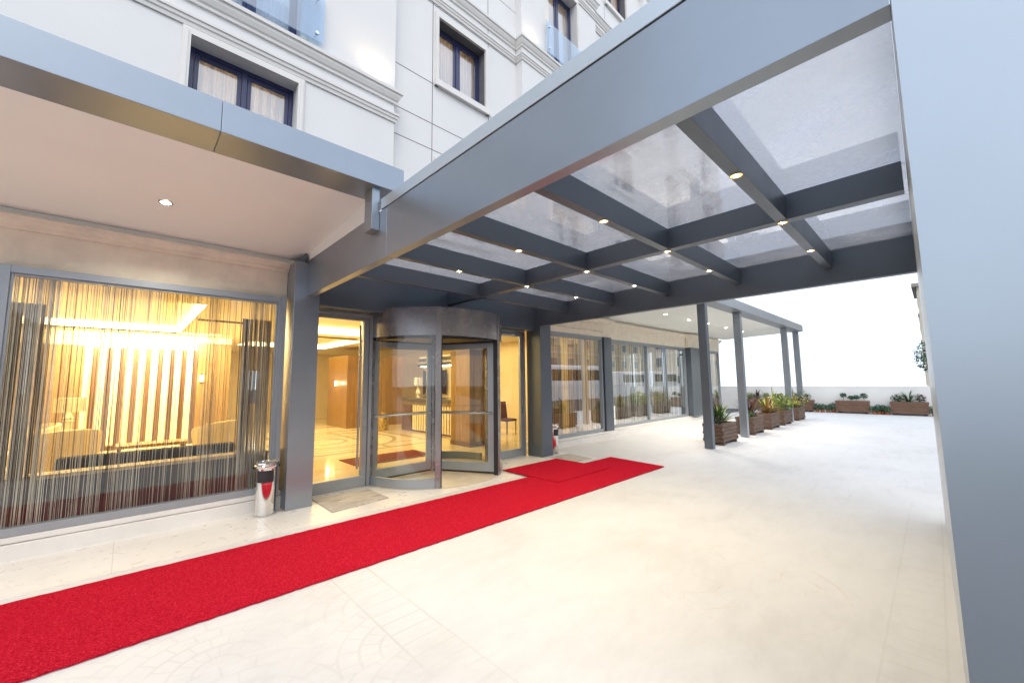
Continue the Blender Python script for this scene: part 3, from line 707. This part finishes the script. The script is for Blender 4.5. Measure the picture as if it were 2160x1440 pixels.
for xa in (-.42,1.04):
    for ya in (6.93,7.55): MB().tube([(xa,ya,.008),(xa,ya,.11)],.025,10).build('leg',WOODD,S)
LW=mat('ledge_stone',(.055,.06,.065),.35,0,.15,6)
B=MB(); B.box(-.95,6.42,.006,1.46,6.62,.66); B.box(-.95,6.40,.66,1.46,6.64,.70,1); tag(B.build('window_ledge',[LW,mat('ledge_top',(.48,.38,.27),.4)]),'low dark ledge with pale top behind the lounge window','ledge')
T=thing('coffee_table','low wooden coffee table in front of the slatted wall','table',(.4,11.2,.0062))
MB().box(-.1,10.9,.40,1.0,11.5,.45).build('top',WOODP,T,bevel=.006)
for x in (-.04,.94):
    for y in (10.96,11.44): MB().box(x-.03,y-.03,.0063,x+.03,y+.03,.40).build('leg',WOODD,T)
def table_lamp(loc,label,h=.62,group=None):
    A=thing('table_lamp',label,'lamp',loc,group)
    x,y,z=loc
    MB().lathe([(.001,0),(.08,0),(.085,.02),(.04,.03),(.035,.06),(.075,.12),(.085,.18),(.05,.26),(.03,.30),(.045,.33),(.02,.36),(.012,h-.02)],(x,y,z),24).build('lamp_base',mat('lamp_ceramic',(.75,.68,.55),.2),A,smooth=True)
    MB().lathe([(.17,h-.22),(.15,h+.06)],(x,y,z),28).build('lamp_shade',mat('shade_silver',(.50,.46,.40),.2,.6),A,smooth=True)
    return A
# lounge lamp: tall pale pillar lamp on a side table
A=thing('side_table','round side table holding the pale pillar lamp in lounge','table',(-.74,11.0,.0062))
MB().lathe([(.001,.50),(.26,.50),(.26,.53),(.001,.53)],(-.74,11.0,.0062),28).build('top',WOODD,A); MB().tube([(-.74,11.0,.0063),(-.74,11.0,.51)],.03,12).build('stem',STEEL,A); MB().lathe([(.001,0),(.17,0),(.17,.02),(.001,.02)],(-.74,11.0,.0062),24).build('foot',STEEL,A)
A=thing('lounge_lamp','pale turned pillar lamp with square shade in the lounge','lamp',(-.74,11.0,.5362))
MB().lathe([(.001,0),(.09,0),(.08,.05),(.055,.08),(.055,.42),(.075,.44),(.05,.47),(.07,.50),(.045,.53),(.03,.60)],(-.74,11.0,.5362),22).build('lamp_base',mat('lamp_cream',(.80,.72,.52),.4),A,smooth=True)
MB().lathe([(.20,.60),(.20,.86)],(-.74,11.0,.5362),4).build('lamp_shade',mat('shade_cream',(.82,.74,.56),.8),A)
light('POINT','lounge_lamp_bulb',(-.74,11.0,1.27),2.5,WARM,.05)
# wall sconces
def sconce(loc,ax,label):
    A=thing('wall_sconce',label,'wall lamp',loc,'small glowing wall lamps'); x,y,z=loc
    MB().box(x-.04,y-.05,z-.09,x+.04,y-.004,z+.09).build('lamp_shade',SCON,A,bevel=.006)
    MB().box(x-.045,y-.055,z+.092,x+.045,y-.003,z+.11).build('lamp_cap',STEEL,A); MB().box(x-.045,y-.055,z-.11,x+.045,y-.003,z-.092).build('lamp_cap',STEEL,A)
    return A
sconce((1.52,14.395,1.80),0,'small wall lamp glowing on the timber panel of the lounge')
A=sconce((5.71,15.6,1.62),0,'small wall lamp glowing on the timber block inside left door'); A.rotation_euler=(0,0,R(-90))
light('POINT','sconce_bulb',(1.52,14.2,1.80),3,WARM,.05); light('POINT','sconce_bulb',(5.5,15.6,1.62),4,WARM,.05)
# reception desk
D=thing('reception_desk','reception desk with dark stone top and pale vertical slats','desk',(7.2,11,.0062))
MB().box(7.05,9.3,.10,7.75,12.8,1.02).build('body',WOODD,D); MB().box(6.85,9.15,1.02,7.85,12.95,1.10).build('counter_top',mat('counter_stone',(.10,.085,.065),.2,0,.3,8),D,bevel=.006)
MB().box(6.95,9.25,.88,7.05,12.85,1.02).build('frieze',mat('frieze_stone',(.20,.15,.09),.35,0,.5,14),D)
m=MB(); y=9.35
while y<12.2: m.box(6.98,y,.06,7.045,y+.07,.88); y+=.145
m.build('slat_front',mat('slat_cream',(.82,.72,.50),.5),D); MB().box(6.95,12.2,.0063,7.05,12.85,.88).build('end_panel',WOODD,D)
MB().box(7.0,9.3,.0063,7.7,12.2,.06).build('kick_plinth',WOODD,D)
table_lamp((7.25,12.3,1.106),'silver shaded lamp standing on the reception desk')
V=thing('floor_vase','patterned gold and black vase on the lobby floor','vase',(6.45,13.2,.0062))
MB().lathe([(.001,0),(.14,0),(.16,.05),(.17,.3),(.15,.45),(.07,.53),(.08,.60),(.06,.60)],(6.45,13.2,.0062),26).build('body',mat('vase_gold',(.42,.28,.07),.3,.5,.9,16),V,smooth=True)
# chandelier of layered bars over the desk
C=thing('chandelier','long chandelier of dark layered bars above reception desk','chandelier',(7.3,11.0,2.98))
for k in range(4):
    MB().box(7.02+.03*k,10.0,2.14+.09*k,7.58-.03*k,12.0,2.19+.09*k).build('bar_tier',mat('smoked_chrome',(.10,.09,.08),.15,.8) if k%2==0 else STEEL,C)
MB().box(7.1,10.1,2.125,7.5,11.9,2.139).build('diffuser',emis('chandelier_glow',(1,.85,.55),5),C)
m=MB(); 
for yy in (10.3,11.7): m.tube([(7.3,yy,2.45),(7.3,yy,2.98)],.008,6)
m.build('hanging_rod',STEEL,C)
P_=MB(); P_.box(9.47,13.9,1.13,9.515,15.6,2.12); P_.box(9.46,13.87,1.10,9.50,13.9,2.15); P_.box(9.46,15.6,1.10,9.50,15.63,2.15); tag(P_.build('wall_screen',mat('screen_black',(.03,.012,.016),.2)),'dark panel on the wall behind the reception desk','screen')
t_=MB(); t_.box(4.9,20.05,1.5,5.7,20.12,2.0); t_.box(5.25,20.12,1.7,5.35,20.198,1.8); tag(t_.build('television',DARK),'black television on the cream wall seen through left door','television')
# inner mat, chair
tag(MB().box(3.3,7.85,.0062,5.05,8.75,.018).build('inner_mat',mat('maroon_mat',(.11,.02,.014),.95,0,.2,40)),'maroon floor mat lying inside beyond the revolving door','mat')
Q=thing('side_chair','dark upholstered chair seen through the right side door','chair',(8.6,9.3,.0062))
MB().box(8.38,9.05,.40,8.82,9.5,.47).build('seat',mat('plum_fabric',(.10,.03,.035),.8),Q,bevel=.02)
m=MB(); m.poly([(8.38,9.48,.47),(8.82,9.48,.47),(8.84,9.58,.98),(8.36,9.58,.98),(8.38,9.53,.47),(8.82,9.53,.47),(8.84,9.63,.98),(8.36,9.63,.98)],[(0,1,2,3),(7,6,5,4),(0,4,5,1),(1,5,6,2),(2,6,7,3),(3,7,4,0)]); m.build('backrest',bpy.data.materials['plum_fabric'],Q,bevel=.01)
for x in (8.41,8.79):
    for y in (9.08,9.47): MB().tube([(x,y,.0065),(x,y,.40)],[.012,.018],8).build('leg',WOODD,Q)
# ------------------------------------------------------------------ carpet and mats
def carpet(name,label,cat,x0,x1,y0,y1,z0,z1,seed):
    rg=random.Random(seed); m=MB(); pts=[]; st=.035
    def edge(a,b):
        n=max(2,int((Vector(b)-Vector(a)).length/st))
        for i in range(n):
            t=i/n; pts.append((a[0]+(b[0]-a[0])*t+rg.uniform(-.005,.005),a[1]+(b[1]-a[1])*t+rg.uniform(-.005,.005)))
    c=[(x0,y0),(x1,y0),(x1,y1),(x0,y1)]
    if name=='red_carpet': c=[(x0,y0),(7.29,y0+.04),(7.43,y1-.05),(x0,y1)]
    for i in range(4): edge(c[i],c[(i+1)%4])
    m.prism(pts,z0,z1); return tag(m.build(name,CARPET),label,cat)
carpet('red_carpet','long red carpet runner crossing in front of the entrance','carpet',-4.0,7.4,3.55,4.875,.0045,.018,1)
carpet('red_mat','short red carpet piece leading from runner towards the entrance','carpet',4.98,6.46,4.22,5.49,.0185,.032,2)
def mat_rect(label,pts,z):
    m=MB(); m.prism(pts,z,z+.012); return tag(m.build('door_mat',DOORMAT,bevel=.004),label,'mat','grey striped door mats')
mat_rect('grey striped mat before the left side door, beside the column',[(1.945,5.31),(2.74,5.40),(2.74,6.02),(1.95,6.10)],.0045)
mat_rect('grey striped mat behind the red carpet, right of the far column',[(6.48,5.02),(7.05,5.02),(7.16,5.73),(6.56,5.74)],.0045)
# ------------------------------------------------------------------ litter bins
def bin_(loc,label):
    A=thing('litter_bin',label,'bin',loc,'steel ashtray bins'); x,y,z=loc
    r=.114
    MB().lathe([(.001,.0),(r,.0),(r+.006,.004),(r+.006,.016),(r,.02),(r,.385),(r+.004,.388),(r+.004,.398),(r,.40),(r,.575)],(x,y,z),48).build('body',CHROME,A,smooth=True)
    MB().lathe([(r-.004,.565),(r+.012,.57),(r+.022,.585),(r+.022,.60),(r+.012,.612),(r+.020,.622),(r+.018,.638),(r-.01,.648),(.085,.632),(.075,.61),(.001,.605)],(x,y,z),48).build('ashtray_lid',CHROME,A,smooth=True)
    MB().lathe([(r+.0025,.405),(r+.004,.43),(r+.004,.53),(r+.0025,.545)],(x,y,z),24,0,205,300).build('opening',DARK,A,smooth=True)
    m=MB()
    for s in (-1,1): m.box(x+s*(r+.022)-.014,y-.02,z+.565,x+s*(r+.022)+.014,y+.02,z+.60)
    m.build('handle',DARK,A,bevel=.006)
    MB().lathe([(.001,.0),(.07,.0),(.07,.018),(.001,.022)],(x,y,z+.608),24).build('sand',mat('ash_sand',(.35,.32,.28),.9),A)
    return A
b1=bin_((1.325,5.855,.0045),'polished steel ashtray bin beside the left column')
b2=dup(b1,(6.955,5.99,.0045),R(20),'polished steel ashtray bin half hidden behind the far column')
# ------------------------------------------------------------------ planters
def square_planter(loc,label):
    A=thing('planter_box',label,'planter',loc,'square wooden planter boxes'); x,y,z=loc; w,d,h=1.04,.46,.44; n=5; ph=h/n; t=.05
    m=MB()
    for i in range(n):
        z0=z+.07+i*ph+.004; z1=z+.07+(i+1)*ph-.004; e=.02 if i%2 else -.0
        if i%2: 
            for yy in (y,y+d-t): m.box(x-.018,yy,z0,x+w+.018,yy+t,z1)
            for xx in (x,x+w-t): m.box(xx,y+t,z0,xx+t,y+d-t,z1)
        else:
            for yy in (y,y+d-t): m.box(x+t,yy,z0,x+w-t,yy+t,z1)
            for xx in (x,x+w-t): m.box(xx,y-.018,z0,xx+t,y+d+.018,z1)
    m.build('plank_box',PLANK,A,bevel=.006)
    for xx in (x+.06,x+w-.16): MB().box(xx,y+.0,z,xx+.10,y+d,z+.07).build('skid',PLANK,A)
    MB().box(x+t+.003,y+t+.003,z+.30,x+w-t-.003,y+d-t-.003,z+.46).build('soil',SOIL,A)
    return A
pl=[(10.55,'square planter box nearest the entrance, holding green spiky plant'),(13.05,'square planter box with purple spiky plant beside the second post'),(14.83,'square planter box holding a bronze and green spiky plant'),(16.42,'square planter box with bright yellow green bush before third post'),(18.55,'square planter box farthest along the row, by the last post')]
p0=square_planter((pl[0][0],3.67,.002),pl[0][1])
for x,l in pl[1:]: dup(p0,(x,3.70,.002),None,l)
def long_planter(loc,label):
    A=thing('long_planter',label,'planter',loc,'long wooden planters along the low wall'); x,y,z=loc; w,d,h=.42,1.16,.50; n=5; ph=h/n; t=.045
    m=MB()
    for i in range(n):
        z0=z+.07+i*ph+.004; z1=z+.07+(i+1)*ph-.004
        if i%2:
            for yy in (y,y+d-t): m.box(x-.016,yy,z0,x+w,yy+t,z1)
            for xx in (x,x+w-t): m.box(xx,y+t,z0,xx+t,y+d-t,z1)
        else:
            for yy in (y,y+d-t): m.box(x+t,yy,z0,x+w-t,yy+t,z1)
            for xx in (x,x+w-t): m.box(xx,y-.016,z0,xx+t,y+d+.016,z1)
    m.build('plank_box',PLANKY,A,bevel=.005)
    for yy in (y+.06,y+d-.16): MB().box(x,yy,z,x+w,yy+.1,z+.07).build('skid',DARK,A)
    MB().box(x+t+.003,y+t+.003,z+.35,x+w-t-.003,y+d-t-.003,z+.53).build('soil',SOIL,A)
    return A
lp=[(2.14,'long planter by the low wall with four small leafy plants'),(.28,'long planter by low wall nearest the canopy end wall'),(4.16,'long planter by the low wall partly behind the last post'),(5.98,'long planter by low wall seen behind the square planter row')]
q0=long_planter((23.92,lp[0][0],.002),lp[0][1])
for y,l in lp[1:]: dup(q0,(23.92,y,.002),None,l)
def leafm(name,c): 
    t=NT(name); p=t.pos(); f=t.noise(p,9,3); t.set(Base_Color=t.ramp(f,[(.3,tuple(k*.6 for k in c)),(.7,tuple(min(1,k*1.3) for k in c))]),Roughness=.5)
    t.b.inputs['Subsurface Weight'].default_value=0; return t.mat
GRN=leafm('leaf_green',(.075,.13,.035)); GRD=leafm('leaf_dark_green',(.035,.085,.03)); YEL=leafm('leaf_lime',(.26,.30,.04)); PUR=leafm('leaf_purple',(.055,.022,.032)); ORG=leafm('leaf_bronze',(.30,.13,.04)); BLG=leafm('leaf_blue_green',(.05,.13,.075))
def spiky(label,loc,n,L,w,mats,seed,droop=.5,cat='plant',name='spiky_plant'):
    rg=random.Random(seed); m=MB(); loc=Vector(loc)
    for i in range(n):
        az=rg.uniform(0,2*math.pi); el=R(rg.uniform(28,86)); l=L*rg.uniform(.6,1); d=Vector((math.cos(az),math.sin(az),0)); s=Vector((-math.sin(az),math.cos(az),0))
        p=loc+d*.02; pts=[]; e=el; k=6
        for j in range(k+1):
            pts.append(p.copy()); p=p+(d*math.cos(e)+Vector((0,0,1))*math.sin(e))*(l/k); e-=droop*rg.uniform(.6,1.2)*j/k
        vs=[];
        for j,q in enumerate(pts):
            ww=w*(.55+.9*(j/k))*(1-(j/k)**2.2)+.0015; u=Vector((0,0,ww*.35)); vs+=[q-s*ww+u,q,q+s*ww+u]
        f=[]
        for j in range(k): f+=[(j*3,j*3+1,j*3+4,j*3+3),(j*3+1,j*3+2,j*3+5,j*3+4)]
        m.poly(vs,f,rg.randrange(len(mats)))
    return tag(m.build(name,mats,smooth='all'),label,cat)
def bushm(m,loc,r,h,n,ls,nm,rg):
    for i in range(n):
        while True:
            p=Vector((rg.uniform(-1,1),rg.uniform(-1,1),rg.uniform(-1,1)))
            if .25<p.length<1: break
        q=Vector(loc)+Vector((p.x*r,p.y*r,h*.5+p.z*h*.5)); nrm=(p+Vector((rg.gauss(0,.6),rg.gauss(0,.6),rg.gauss(.5,.6)))).normalized()
        a=nrm.orthogonal().normalized(); a=(Matrix.Rotation(rg.uniform(0,6.28),3,nrm)@a); b=nrm.cross(a); s=ls*rg.uniform(.6,1.3)
        m.poly([q-a*s,q+b*s*.45+nrm*s*.12,q+a*s,q-b*s*.45+nrm*s*.12],[(0,1,2),(0,2,3)],rg.randrange(nm))
    for i in range(5):
        az=rg.uniform(0,6.28); m.tube([loc,(loc[0]+math.cos(az)*r*.6,loc[1]+math.sin(az)*r*.6,loc[2]+h*.7)],.006,5,0)
def bush(label,loc,r,h,n,ls,mats,seed):
    m=MB(); bushm(m,loc,r,h,n,ls,len(mats),random.Random(seed)); return tag(m.build('leafy_plant',mats),label,'plant')
Z=.462
spiky('green yucca like plant in planter nearest the entrance',(11.05,3.92,Z),72,.70,.028,[GRN,GRN,GRD,YEL],21,.35)
bush('small dark purple plant at left corner of nearest planter',(10.78,3.88,Z),.17,.24,150,.035,[PUR,GRD],22)
spiky('dark purple spiky plant in planter beside the second post',(13.5,3.92,Z),60,.70,.026,[PUR,PUR,ORG],23,.3)
bush('low green plant under the purple spiky plant by second post',(13.25,3.88,Z),.2,.24,150,.035,[GRN,GRD],24)
spiky('bronze and green spiky plant in the third square planter',(15.25,3.92,Z),54,.68,.026,[ORG,GRN,YEL],25,.4)
spiky('orange leaved spiky plant at right side of third planter',(15.62,3.88,Z),26,.5,.022,[ORG,YEL],26,.5)
bush('bright lime bush in planter before the third post',(16.9,3.92,Z),.46,.62,520,.065,[YEL,YEL,GRN],27)
spiky('tall thin green blades behind the lime bush',(16.6,4.02,Z),18,1.0,.02,[GRN,YEL],28,.3)
bush('yellow and bronze leafy plant in farthest square planter',(18.95,3.88,Z),.44,.56,420,.055,[YEL,ORG,GRN],29)
spiky('dark spiky plant rising behind the farthest square planter',(19.35,4.0,Z),34,.85,.022,[PUR,GRD],30,.3)
Z=.535
X=24.12
spiky('arching green plant in long planter behind the last post',(X,4.75,Z),26,.75,.024,[YEL,GRN],31,.7)
bush('small upright green plant at right of planter behind post',(X,4.4,Z),.16,.36,120,.045,[GRN,BLG],32)
for i,(yy,l,h) in enumerate(((3.02,'tallest blue green sprig at left end of the four plant planter',.42),(2.75,'second and lowest sprig from left in the four plant planter',.26),(2.55,'third sprig from left in the four plant planter',.30),(2.30,'rightmost blue green sprig in the four plant planter',.40))):
    m=MB(); bushm(m,(X,yy,Z+h*.35),.14,h*.65,90,.05,2,random.Random(40+i)); m.tube([(X,yy,Z-.02),(X,yy,Z+h*.6)],.008,5); tag(m.build('leafy_plant',[BLG,GRD]),l,'plant','four small plants in one planter')
spiky('green spiky plant in middle of planter nearest end wall',(X,.85,Z),44,.62,.022,[GRN,BLG],51,.4)
bush('greyish green bush at left in planter nearest end wall',(X,1.22,Z),.22,.36,200,.04,[GRD,PUR,BLG],52)
bush('purple bush at right in planter nearest end wall',(X,.5,Z),.18,.38,160,.04,[PUR,PUR,GRD],53)
bush('round lime bush at left of planter behind the row',(X,6.9,Z),.2,.36,220,.04,[YEL,GRN],54)
spiky('dark purple spiky plant in middle of planter behind the row',(X,6.55,Z),36,.62,.022,[PUR,PUR],55,.25)
bush('round lime bush at right of planter behind the row',(X,6.15,Z),.18,.36,200,.04,[YEL,GRN],56)
def potted(loc,label):
    A=thing('potted_herb',label,'potted plant',loc,'potted herbs along the low wall'); x,y,z=loc
    MB().lathe([(.001,0),(.065,0),(.085,.11),(.095,.11),(.095,.135),(.08,.135),(.075,.12),(.001,.12)],(x,y,z),20).build('pot',TERRA,A,smooth=True)
    m=MB(); bushm(m,(x,y,z+.09),.19,.34,260,.04,2,random.Random(60)); m.build('foliage',[GRD,BLG],A); return A
pots=[(4.02,'first herb pot from left in group left of four plant planter'),(3.82,'second herb pot from left in group left of four plant planter'),(3.62,'third herb pot from left in group left of four plant planter'),(3.42,'herb pot touching the left end of four plant planter'),(2.00,'herb pot touching the right end of four plant planter'),(1.84,'second herb pot from left between the two right long planters'),(1.70,'third herb pot from left between the two right long planters'),(1.56,'herb pot just left of planter nearest end wall'),(.14,'lone herb pot right of planter nearest end wall')]
h0=potted((24.0,pots[0][0],.002),pots[0][1])
for i,(y,l) in enumerate(pots[1:]): dup(h0,(23.98+.05*(i%3),y,.002),R(70*i+30),l,scale=rnd.uniform(.85,1.15))
# ------------------------------------------------------------------ walls of the forecourt
PW=mat('boundary_render',(.85,.84,.815),.75,0,.04,1.4,.15,90)
m=MB(); m.box(24.42,-.4,-.05,24.62,13,1.17); m.box(24.412,-.4,1.17,24.63,13,1.215); tag(m.build('low_wall',PW,bevel=.006),'low cream boundary wall behind the long planters','wall')
m=MB(); m.box(8.5,-9.2,-.05,75,-9.0,1.15); m.box(8.48,-9.22,1.15,75,-8.95,1.20); tag(m.build('street_wall',PW),'pale street wall mirrored in the right windows','wall')
TR=thing('street_tree','small green tree beyond the low wall, beside the right column','tree',(40,.1,0))
MB().tube([(40,.1,0),(40.05,.12,1.5),(40,.1,2.6)],[.12,.09,.05],8).build('trunk',WOODD,TR)
m=MB(); bushm(m,(40,.1,1.9),0.9,2.3,1100,.09,2,random.Random(77)); m.build('crown',[GRN,BLG],TR)
# ------------------------------------------------------------------ the street side, seen mirrored in the glass
def vehicle(name,label,cat,x0,y0,L,Wd,Hh,win):
    A=thing(name,label,cat,(x0+L/2,y0+Wd/2,0)); wh=mat('vehicle_white',(.78,.78,.78),.3,0,.02,2,coat=.5) if 'vehicle_white' not in bpy.data.materials else bpy.data.materials['vehicle_white']
    m=MB(); m.xprism([(y0,.35),(y0+Wd,.35),(y0+Wd,Hh*.55),(y0+Wd-.08,Hh-.15),(y0+Wd-.25,Hh),(y0+.25,Hh),(y0+.08,Hh-.15),(y0,Hh*.55)],x0,x0+L); m.build('body',wh,A,bevel=.12)
    n=win; ww=(L-.8)/n
    for i in range(n): MB().box(x0+.4+i*ww+.05,y0+Wd-.03,Hh*.52,x0+.4+(i+1)*ww-.05,y0+Wd+.02,Hh*.86).build('side_window',DARK,A,bevel=.03)
    for xx in (x0+L*.2,x0+L*.78):
        for yy in (y0-.01,y0+Wd-.26):
            w=MB(); w.lathe([(.001,-.13),(.30,-.13),(.45,-.10),(.45,.10),(.30,.13),(.001,.13)],(0,0,0),24)
            w.v=[(xx+p[0],yy+.13+p[2],.47+p[1]) for p in w.v]; w.build('wheel',DARK,A,smooth=True)
    MB().box(x0+L-.02,y0+.2,Hh*.45,x0+L+.03,y0+Wd-.2,Hh*.85).build('windscreen',DARK,A,bevel=.02)
    return A
vehicle('coach','white coach behind the street wall, mirrored in right windows','coach',25.5,-14.5,12,2.4,3.2,7)
vehicle('minibus','white minibus behind the street wall, nearer the coach, mirrored in double window','minibus',41,-13.6,6.2,2.1,2.65,4)
vehicle('minibus','white minibus behind the street wall, farther from the coach, mirrored in double window','minibus',48.6,-13.6,7,2.1,2.75,5)
def block(label,x0,x1,y0,y1,h,c,cols,rows):
    A=thing('apartment_block',label,'building',((x0+x1)/2,(y0+y1)/2,0)); wm_=mat('block_wall_%d'%int(h*10),c,.8,0,.08,1)
    ww=(x1-x0)/cols; fh=h/rows
    MB().box(x0,y0,0,x1,y1,h).build('wall',wm_,A)
    MB().box(x0-.3,y0-.3,h,x1+.3,y1+.35,h+.35).build('roof',mat('block_roof_%d'%int(h*10),(.34,.29,.27),.8),A)
    m=MB()
    for r in range(1,rows): m.box(x0-.05,y1,r*fh-.12,x1+.05,y1+.12,r*fh+.05)
    m.build('string_course',TRIM,A)
    for i in range(cols):
        for r in range(rows):
            xa=x0+(i+.3)*ww; za=r*fh+.8
            f=MB(); f.box(xa,y1+.002,za,xa+ww*.4,y1+.05,za+1.5); o=f.build('window',TRIM,A)
            MB().box(xa+.08,y1+.03,za+.08,xa+ww*.4-.08,y1+.06,za+1.42).build('pane',bpy.data.materials['block_pane'],o)
    if x0==56:
        for j in range(5):
            for r in range(rows):
                ya=y0+1.2+j*3.1; za=r*fh+.8
                o=MB().box(x0-.06,ya,za,x0-.002,ya+1.3,za+1.5).build('window',TRIM,A); MB().box(x0-.075,ya+.08,za+.08,x0-.05,ya+1.22,za+1.42).build('pane',bpy.data.materials['block_pane'],o)
    return A
mat('block_pane',(.10,.12,.14),.12)
block('tall beige apartment block across the street, mirrored in right windows',34,104,-40,-29,19,(.60,.47,.30),16,6)
block('brown terrace across the street, mirrored in columns and drum',-7,2,-58,-48,7.5,(.36,.27,.18),4,2)
block('pale house beyond the low wall, beside the right column',56,64,-16,.6,10.5,(.66,.58,.46),3,4)
block('low tan house far across the street, mirrored in left window',-22,-9,-62,-50,9,(.46,.33,.20),4,3)
block('ochre house with red roof across street, mirrored in left window',2.5,8,-50,-42,12.5,(.52,.36,.20),3,4)
# ------------------------------------------------------------------ light
for (x,y,sx,sy,e) in ((-.6,11.2,2.6,4.6,110),(4.2,10.0,2.6,2.8,60),(4.2,15.1,2.6,3.8,60),(8.3,8.6,1.6,3,24),(8.3,12.5,1.6,5,38)):
    light('AREA','ceiling_light',(x,y,3.12 if x<7 else 2.95),e,(1,.73,.31),(sx,sy))
light('AREA','slat_wall_fill',(.4,13.5,2.93),190,(1,.80,.45),(2.8,.3),(R(32),0,0))  # added fill light brightening the slatted back wall
light('AREA','dining_light',(12,9.2,2.9),18,(1,.70,.38),(3.5,2)); light('AREA','dining_light',(16.5,9.2,2.9),12,(1,.75,.45),(3.5,2))
SUN_EL,SUN_AZ=R(52),R(214)   # azimuth clockwise from +Y
sd=Vector((math.sin(SUN_AZ)*math.cos(SUN_EL),math.cos(SUN_AZ)*math.cos(SUN_EL),math.sin(SUN_EL)))
so=light('SUN','sun',(0,0,30),.42,(1,.95,.88),R(40)); so.rotation_euler=sd.to_track_quat('Z','Y').to_euler()
w=bpy.data.worlds.new('World'); scn.world=w; w.use_nodes=True; nt=w.node_tree; n=nt.nodes; l=nt.links
bg=n['Background']; sky=n.new('ShaderNodeTexSky'); sky.sky_type='NISHITA'; sky.sun_disc=False; sky.sun_elevation=SUN_EL; sky.sun_rotation=SUN_AZ; sky.air_density=1.2; sky.dust_density=4; sky.ozone_density=1
tc=n.new('ShaderNodeTexCoord'); sx=n.new('ShaderNodeSeparateXYZ'); mx=n.new('ShaderNodeMath'); mx.operation='MAXIMUM'; mx.inputs[1].default_value=.12; cb=n.new('ShaderNodeCombineXYZ')
l.new(tc.outputs['Generated'],sx.inputs[0]); l.new(sx.outputs[0],cb.inputs[0]); l.new(sx.outputs[1],cb.inputs[1]); l.new(sx.outputs[2],mx.inputs[0]); l.new(mx.outputs[0],cb.inputs[2]); l.new(cb.outputs[0],sky.inputs[0])
hs=n.new('ShaderNodeHueSaturation'); hs.inputs['Saturation'].default_value=.85; l.new(sky.outputs[0],hs.inputs['Color']); ov=n.new('ShaderNodeMix'); ov.data_type='RGBA'; ov.inputs[0].default_value=.80; ov.inputs[7].default_value=(3.7,4.15,4.8,1)   # thin even cloud over the evening sky
l.new(hs.outputs[0],ov.inputs[6]); l.new(ov.outputs[2],bg.inputs[0]); bg.inputs[1].default_value=.15
scn.view_settings.view_transform='Standard'; scn.view_settings.look='None'; scn.view_settings.gamma=1; scn.view_settings.exposure=1.22
cy=scn.cycles; cy.use_denoising=True; cy.max_bounces=8; cy.diffuse_bounces=4; cy.glossy_bounces=4; cy.transparent_max_bounces=24; cy.sample_clamp_indirect=6; cy.caustics_reflective=False; cy.caustics_refractive=False
try: cy.denoiser='OPENIMAGEDENOISE'
except Exception: pass
